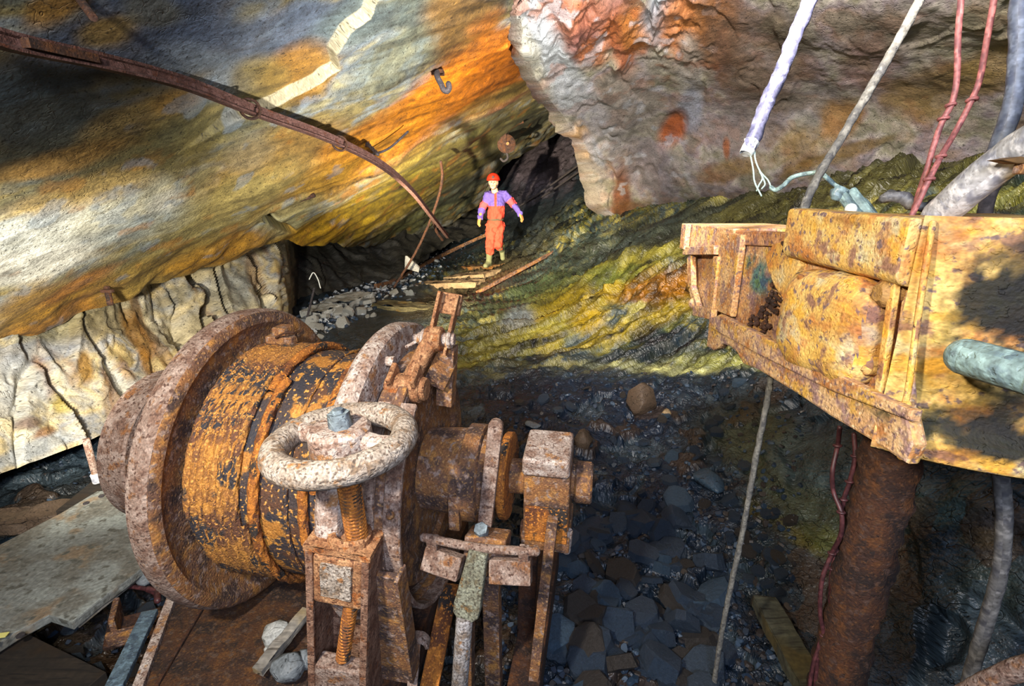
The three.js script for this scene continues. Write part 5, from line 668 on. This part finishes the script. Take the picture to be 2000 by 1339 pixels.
// ---------------------------------------------------------------- loose slate: separate stones on the floor
{
  const shapes = Array.from({ length: 14 }, (_, k) => { const pts = [], n = 12 + Math.floor(rnd() * 8), fl = rr(0.22, 0.5); for (let i = 0; i < n; i++) { const a = i / n * 6.283 + rr(-0.25, 0.25), r = rr(0.7, 1); pts.push(V(Math.cos(a) * r, fl * rr(0.4, 1), Math.sin(a) * r * 0.8), V(Math.cos(a) * r * 1.08, -fl * rr(0.4, 1), Math.sin(a) * r * 0.9)); } return boxUV(new ConvexGeometry(pts)); });
  const tones = [MAT.stoneDark, MAT.stoneDark, MAT.stoneBlue, MAT.stoneDark, MAT.stoneGreyDark, MAT.stoneBrownDark, MAT.stoneDark];
  const put = (px, py, s, m, tip = 0.35) => { const f = surface.floor(px, py); const o = part('stone', shapes[Math.floor(rnd() * shapes.length)], m, floorMesh); o.position.copy(f.p).addScaledVector(V(0, 1, 0), s * 0.18); o.scale.setScalar(s); o.quaternion.setFromEuler(new THREE.Euler(rr(-tip, tip), rr(0, 6.28), rr(-tip, tip))); o.quaternion.premultiply(new THREE.Quaternion().setFromUnitVectors(V(0, 1, 0), f.n.y > 0 ? f.n.clone().lerp(V(0, 1, 0), 0.4).normalize() : V(0, 1, 0))); };
  for (let i = 0; i < 110; i++) { const py = rr(960, 1430), px = rr(1085, 1085 + 250 + (py - 960) * 0.35); put(px, py, rr(0.045, 0.1), tones[Math.floor(rnd() * tones.length)]); }
  for (let i = 0; i < 60; i++) put(rr(1000, 1480), rr(740, 1000), rr(0.025, 0.06), tones[Math.floor(rnd() * tones.length)]);
  for (let i = 0; i < 36; i++) put(rr(1380, 1560), rr(1000, 1180), rr(0.02, 0.045), tones[Math.floor(rnd() * tones.length)]);
  for (let i = 0; i < 74; i++) { const u = rnd(); put(lerp(570, 800, u) + rr(-22, 22), lerp(650, 552, u) + rr(-26, 26), rr(0.03, 0.1), rnd() < 0.6 ? MAT.stonePale : MAT.stoneGrey, 0.7); }
  for (let i = 0; i < 20; i++) put(rr(120, 320), rr(1090, 1330), rr(0.02, 0.05), rnd() < 0.4 ? MAT.stoneGreyDark : MAT.stoneBrownDark);
  // finer chips than can be picked out one by one
  const chip = shapes[2], spots = [], m4 = new THREE.Matrix4(), q = new THREE.Quaternion();
  const chips = (n, fx, s0, s1) => { for (let i = 0; i < n; i++) { const [px, py] = fx(), f = surface.floor(px, py), s = rr(s0, s1); q.setFromEuler(new THREE.Euler(rr(-0.8, 0.8), rr(0, 6.28), rr(-0.8, 0.8))); spots.push([f.p.clone().add(V(0, s * 0.1, 0)), q.clone(), s]); } };
  chips(1500, () => [rr(960, 1560), rr(720, 1400)], 0.007, 0.022); chips(1500, () => { const u = rnd(); return [lerp(560, 860, u) + rr(-30, 30), lerp(655, 500, u) + rr(-26, 26)]; }, 0.012, 0.045); chips(500, () => [rr(60, 620), rr(900, 1339)], 0.006, 0.02); chips(250, () => [rr(760, 960), rr(440, 540)], 0.01, 0.03);
  const im = new THREE.InstancedMesh(chip, MAT.stoneChip, spots.length), pal = ['#24364a', '#182636', '#332e2c', '#38495c', '#202f42', '#2c2a2c'].map((h) => new THREE.Color(h));
  spots.forEach(([p, r, s], i) => { im.setMatrixAt(i, m4.compose(p, r, V(s, s, s))); im.setColorAt(i, p.z < -4.2 && p.x < -1.2 && rnd() < 0.4 ? new THREE.Color('#9aa2aa') : pal[Math.floor(rnd() * pal.length)]); });
  im.name = 'slate_chips'; im.userData.kind = 'stuff'; floorMesh.add(im);
}

// ---------------------------------------------------------------- the person on the path
function netMesh(lo, hi, cell, f) {                                  // surface of f = 0 (negative inside), one vertex per crossed cell
  const n = [0, 1, 2].map((k) => Math.ceil((hi[k] - lo[k]) / cell) + 1), [A, B, C] = n, val = new Float32Array(A * B * C);
  for (let k = 0, q = 0; k < C; k++) for (let j = 0; j < B; j++) for (let i = 0; i < A; i++, q++) val[q] = f(lo[0] + i * cell, lo[1] + j * cell, lo[2] + k * cell);
  const id = new Int32Array(A * B * C).fill(-1), pos = [], idx = [], st = [1, A, A * B];
  for (let k = 0; k < C - 1; k++) for (let j = 0; j < B - 1; j++) for (let i = 0; i < A - 1; i++) {
    const q = i + j * A + k * A * B; let s = 0, x = 0, y = 0, z = 0;
    for (let e = 0; e < 12; e++) {
      const ax = e >> 2, b = e & 3, u = (ax + 1) % 3, v = (ax + 2) % 3, o = [0, 0, 0]; o[u] = b & 1; o[v] = b >> 1;
      const p = q + o[0] + o[1] * A + o[2] * A * B, v0 = val[p], v1 = val[p + st[ax]];
      if ((v0 < 0) !== (v1 < 0)) { const t = v0 / (v0 - v1); o[ax] = t; x += o[0]; y += o[1]; z += o[2]; s++; }
    }
    if (s) { id[q] = pos.length / 3; pos.push(lo[0] + (i + x / s) * cell, lo[1] + (j + y / s) * cell, lo[2] + (k + z / s) * cell); }
  }
  for (let k = 1; k < C - 1; k++) for (let j = 1; j < B - 1; j++) for (let i = 1; i < A - 1; i++) {
    const q = i + j * A + k * A * B;
    for (let ax = 0; ax < 3; ax++) { if ((val[q] < 0) === (val[q + st[ax]] < 0)) continue; const u = st[(ax + 1) % 3], v = st[(ax + 2) % 3], a = id[q], b = id[q - u], c = id[q - u - v], d = id[q - v]; if (a < 0 || b < 0 || c < 0 || d < 0) continue; if (val[q] < 0) idx.push(a, b, c, a, c, d); else idx.push(a, c, b, a, d, c); }
  }
  const g = new THREE.BufferGeometry(); g.setAttribute('position', new THREE.Float32BufferAttribute(pos, 3)); g.setIndex(idx); g.computeVertexNormals(); return g;
}
function bone(a, b, ra, rb) { const ux = b[0] - a[0], uy = b[1] - a[1], uz = b[2] - a[2], l = ux * ux + uy * uy + uz * uz; return (x, y, z) => { const t = clamp(((x - a[0]) * ux + (y - a[1]) * uy + (z - a[2]) * uz) / l, 0, 1); return Math.hypot(x - a[0] - ux * t, y - a[1] - uy * t, z - a[2] - uz * t) - (ra + (rb - ra) * t); }; }
const egg = (c, r) => (x, y, z) => { const k = Math.hypot((x - c[0]) / r[0], (y - c[1]) / r[1], (z - c[2]) / r[2]); return (k - 1) * Math.min(...r); };
const blend = (list, k) => (x, y, z) => { let d = 1e9; for (const f of list) { const e = f(x, y, z), h = clamp(0.5 + 0.5 * (e - d) / k, 0, 1); d = lerp(e, d, h) - k * h * (1 - h); } return d; };
{
  const J = { head: [0.1, 1.47, 0.07], neck: [0.13, 1.3, 0.02], chest: [0.15, 1.12, 0], sL: [0.005, 1.235, 0.03], sR: [0.3, 1.25, -0.02], waist: [0.135, 0.86, 0], hips: [0.125, 0.76, 0], hL: [0.06, 0.73, 0.02], hR: [0.195, 0.73, -0.02], eL: [-0.1, 1.03, 0.0], wL: [-0.145, 0.875, 0.1], eR: [0.445, 1.1, -0.05], wR: [0.565, 0.945, 0.03], kL: [0.03, 0.385, 0.1], aL: [0.0, 0.085, 0.0], kR: [0.165, 0.4, 0.06], aR: [0.235, 0.25, -0.28] };
  const base = ground(956, 531).clone().add(V(0, 0.05, 0));
  const hand = (w, dir, side, curlV) => {                           // palm, four unequal bent fingers and a thumb
    const D = V(...dir).normalize(), S = V(...side).normalize(), N = D.clone().cross(S).normalize().multiplyScalar(curlV), W = V(...w), at3 = (d, s, n) => W.clone().addScaledVector(D, d).addScaledVector(S, s).addScaledVector(N, n).toArray(), fs = [bone(at3(-0.06, 0, 0), at3(0.01, 0, 0), 0.029, 0.027), blend([bone(at3(0.02, -0.022, 0), at3(0.085, -0.026, 0.004), 0.02, 0.016), bone(at3(0.02, 0.02, 0), at3(0.085, 0.026, 0.004), 0.02, 0.016), bone(at3(0.02, 0, 0), at3(0.09, 0, 0.004), 0.021, 0.017)], 0.012)];
    [[-0.032, 0.03, 0.028], [-0.011, 0.036, 0.034], [0.011, 0.034, 0.032], [0.031, 0.026, 0.022]].forEach(([s, a, b], i) => { const k0 = at3(0.088, s, 0.004), k1 = at3(0.088 + a, s * 1.12, 0.014), k2 = at3(0.088 + a + b * 0.7, s * 1.15, 0.014 + b * 0.8); fs.push(bone(k0, k1, 0.0105, 0.0095), bone(k1, k2, 0.0095, 0.0075)); });
    fs.push(bone(at3(0.02, -0.03, 0.005), at3(0.06, -0.06, 0.016), 0.014, 0.0115), bone(at3(0.06, -0.06, 0.016), at3(0.092, -0.062, 0.03), 0.0115, 0.009));
    const f = blend(fs, 0.006), lo = [0, 1, 2].map((k) => w[k] - 0.17), hi = [0, 1, 2].map((k) => w[k] + 0.21); return netMesh(lo, hi, 0.0042, f);
  };
  const hd = J.head, face = blend([egg([hd[0], hd[1] + 0.015, hd[2] - 0.01], [0.078, 0.098, 0.096]), egg([hd[0] - 0.004, hd[1] - 0.055, hd[2] + 0.022], [0.056, 0.062, 0.062]), bone([hd[0] - 0.006, hd[1] + 0.005, hd[2] + 0.088], [hd[0] - 0.01, hd[1] - 0.028, hd[2] + 0.106], 0.009, 0.014), bone([hd[0] - 0.045, hd[1] + 0.022, hd[2] + 0.07], [hd[0] + 0.035, hd[1] + 0.022, hd[2] + 0.07], 0.014, 0.014), egg([hd[0] - 0.008, hd[1] - 0.06, hd[2] + 0.08], [0.022, 0.01, 0.012]), egg([hd[0] - 0.006, hd[1] - 0.098, hd[2] + 0.062], [0.024, 0.018, 0.02]), egg([hd[0] - 0.078, hd[1] - 0.012, hd[2] - 0.005], [0.012, 0.03, 0.018]), egg([hd[0] + 0.078, hd[1] - 0.012, hd[2] - 0.005], [0.012, 0.03, 0.018]), bone([hd[0], hd[1] - 0.06, hd[2] - 0.03], J.neck, 0.055, 0.058)], 0.016);
  const body = blend([bone(J.neck, J.chest, 0.055, 0.11), bone(J.sL, J.sR, 0.06, 0.06), bone(J.chest, J.waist, 0.12, 0.09), bone(J.waist, J.hips, 0.09, 0.1), bone(J.sL, J.eL, 0.05, 0.04), bone(J.eL, J.wL, 0.04, 0.028), bone(J.sR, J.eR, 0.05, 0.04), bone(J.eR, J.wR, 0.04, 0.028), bone(J.hL, J.kL, 0.08, 0.055), bone(J.kL, J.aL, 0.05, 0.036), bone(J.hR, J.kR, 0.08, 0.055), bone(J.kR, J.aR, 0.05, 0.036)], 0.03);
  const skinOf = (x, y, z) => { const e = (dx) => Math.hypot((x - hd[0] - dx) / 0.014, (y - hd[1] - 0.002) / 0.008, (z - hd[2] - 0.085) / 0.03) < 1; if (e(-0.033) || e(0.024)) return lin('#3a2418'); if (Math.hypot((x - hd[0] + 0.008) / 0.024, (y - hd[1] + 0.06) / 0.007, (z - hd[2] - 0.09) / 0.03) < 1) return lin('#9c5a4a'); return y < 1.05 ? lin('#c98a4c') : lin('#d9a888'); };
  const whole = mergeGeometries([netMesh([-0.25, 0.0, -0.4], [0.7, 1.36, 0.25], 0.013, body), netMesh([hd[0] - 0.12, hd[1] - 0.2, hd[2] - 0.14], [hd[0] + 0.12, hd[1] + 0.14, hd[2] + 0.14], 0.0045, face), hand(J.wL, [-0.25, -0.95, 0.2], [0.5, -0.05, 0.86], -1), hand(J.wR, [0.42, -0.88, 0.2], [-0.5, -0.1, 0.86], 1)].map(plain));
  const cloth = mat({ vertexColors: true, roughness: 0.85 });
  const person = solo('person', paint(whole, skinOf), cloth, 'person in a red and purple caving suit and red helmet walking down the path', 'person'); person.position.copy(base); person.scale.setScalar(0.83);
  const fold = (f, a, s) => (x, y, z) => f(x, y, z) + a * fbm(x * s, y * s * 0.8, z * s, 2);
  // suit jacket
  const jk = fold(blend([bone(J.sL, J.sR, 0.085, 0.085), bone(J.neck.map((v, i) => v - [0, 0.04, 0][i]), J.chest, 0.075, 0.135), bone(J.chest, [0.135, 0.9, 0], 0.15, 0.135), bone([0.135, 0.9, 0], [0.13, 0.84, 0], 0.145, 0.125), bone(J.sL, J.eL, 0.078, 0.062), bone(J.eL, J.wL, 0.06, 0.046), bone(J.sR, J.eR, 0.078, 0.062), bone(J.eR, J.wR, 0.06, 0.046)], 0.03), 0.022, 14);
  const red = lin('#d8402c'), rose = lin('#d84a50'), purple = lin('#5a4a9c');
  const seg = (p, a, b) => { const u = [b[0] - a[0], b[1] - a[1], b[2] - a[2]], l = u[0] ** 2 + u[1] ** 2 + u[2] ** 2; return ((p[0] - a[0]) * u[0] + (p[1] - a[1]) * u[1] + (p[2] - a[2]) * u[2]) / l; };
  const bS = [bone(J.sL, J.eL, 0, 0), bone(J.eL, J.wL, 0, 0), bone(J.sR, J.eR, 0, 0), bone(J.eR, J.wR, 0, 0), bone(J.chest, J.waist, 0.075, 0.075), bone(J.sL, J.sR, 0.03, 0.03)];
  const jkCol = (x, y, z) => { const d = bS.map((f) => f(x, y, z)), m = d.indexOf(Math.min(...d)), p = [x, y, z]; if (m === 0 || m === 2) return seg(p, m ? J.sR : J.sL, m ? J.eR : J.eL) > 0.45 ? rose : purple; if (m === 1 || m === 3) return seg(p, m === 3 ? J.eR : J.eL, m === 3 ? J.wR : J.wL) < 0.16 ? rose : purple; if (y > 1.075 + 0.25 * Math.abs(x - 0.15) * 0) return Math.abs(x - 0.135) < 0.022 && z > 0.04 ? red : purple; return red; };
  part('jacket', paint(netMesh([-0.26, 0.72, -0.24], [0.68, 1.36, 0.28], 0.011, (x, y, z) => Math.max(jk(x, y, z), 0.835 - y, -egg([hd[0], hd[1] - 0.04, hd[2]], [0.095, 0.15, 0.11])(x, y, z))), jkCol), cloth, person);
  const tr2 = fold(blend([bone([0.13, 0.83, 0], J.hips, 0.115, 0.135), bone(J.hL, J.kL, 0.1, 0.078), bone(J.kL, [0.018, 0.29, 0.075], 0.088, 0.07), bone(J.hR, J.kR, 0.098, 0.075), bone(J.kR, [0.19, 0.345, -0.06], 0.08, 0.062)], 0.03), 0.024, 13);
  part('trousers', paint(netMesh([-0.14, 0.16, -0.3], [0.42, 0.92, 0.3], 0.011, (x, y, z) => Math.max(tr2(x, y, z), y - 0.84)), () => lin('#d0452e')), cloth, person);
  part('belt', paint(netMesh([-0.1, 0.78, -0.2], [0.36, 0.9, 0.2], 0.009, (x, y, z) => Math.max(blend([bone([0.135, 0.9, 0], [0.13, 0.8, 0], 0.147, 0.142)], 0.01)(x, y, z), Math.abs(y - 0.84) - 0.018)), () => lin('#4a4632')), cloth, person);
  const boots = [['kL', 'aL', [-0.055, 0.03, 0.13]], ['kR', 'aR', [0.25, 0.12, -0.22]]];
  boots.forEach(([k, a, toe], i) => { const K = J[k], Aa = J[a], top = K.map((v, j) => lerp(v, Aa[j], i ? 0.3 : 0.3)), heel = i ? [Aa[0] + 0.0, Aa[1] - 0.01, Aa[2] - 0.06] : [Aa[0] + 0.01, 0.03, Aa[2] - 0.05], f = blend([bone(top, Aa, 0.062, 0.05), bone(Aa, heel, 0.05, 0.04), bone(heel, toe, 0.04, 0.042), bone(Aa, toe, 0.048, 0.036)], 0.02), lo = [0, 1, 2].map((j) => Math.min(top[j], Aa[j], toe[j], heel[j]) - 0.1), hi = [0, 1, 2].map((j) => Math.max(top[j], Aa[j], toe[j], heel[j]) + 0.1); part('boot', paint(netMesh(lo, hi, 0.009, (x, y, z) => i ? f(x, y, z) : Math.max(f(x, y, z), -y)), () => lin('#6d7250')), cloth, person); });
  const hl = part('helmet', paint(netMesh([hd[0] - 0.16, hd[1] - 0.06, hd[2] - 0.18], [hd[0] + 0.16, hd[1] + 0.2, hd[2] + 0.18], 0.006, (x, y, z) => Math.min(Math.max(egg([hd[0], hd[1] + 0.03, hd[2] - 0.01], [0.118, 0.128, 0.135])(x, y, z), -(y - hd[1] - 0.03 + 0.25 * (hd[2] - z) * -0.3), -egg([hd[0], hd[1] + 0.01, hd[2] - 0.01], [0.1, 0.11, 0.116])(x, y, z)), Math.max(egg([hd[0], hd[1] + 0.035, hd[2] + 0.07], [0.1, 0.012, 0.085])(x, y, z), -(z - hd[2] - 0.02)))), () => lin('#d8301c')), mat({ vertexColors: true, roughness: 0.35 }), person);
  part('lamp', M(tr(cylY(0.022, 0.03, 18), hd[0], hd[1] + 0.085, hd[2] + 0.118, Math.PI / 2)), MAT.cableDark, hl);
  part('chin_strap', M(tube([V(hd[0] - 0.085, hd[1] + 0.03, hd[2]), V(hd[0] - 0.07, hd[1] - 0.07, hd[2] + 0.03), V(hd[0] - 0.005, hd[1] - 0.122, hd[2] + 0.055), V(hd[0] + 0.066, hd[1] - 0.07, hd[2] + 0.03), V(hd[0] + 0.085, hd[1] + 0.03, hd[2])], 0.006, 40, 8)), MAT.cableDark, hl);
}

scene.traverse((o) => { if (o.isMesh) { o.castShadow = true; o.receiveShadow = true; } });
renderer.render(scene, camera);
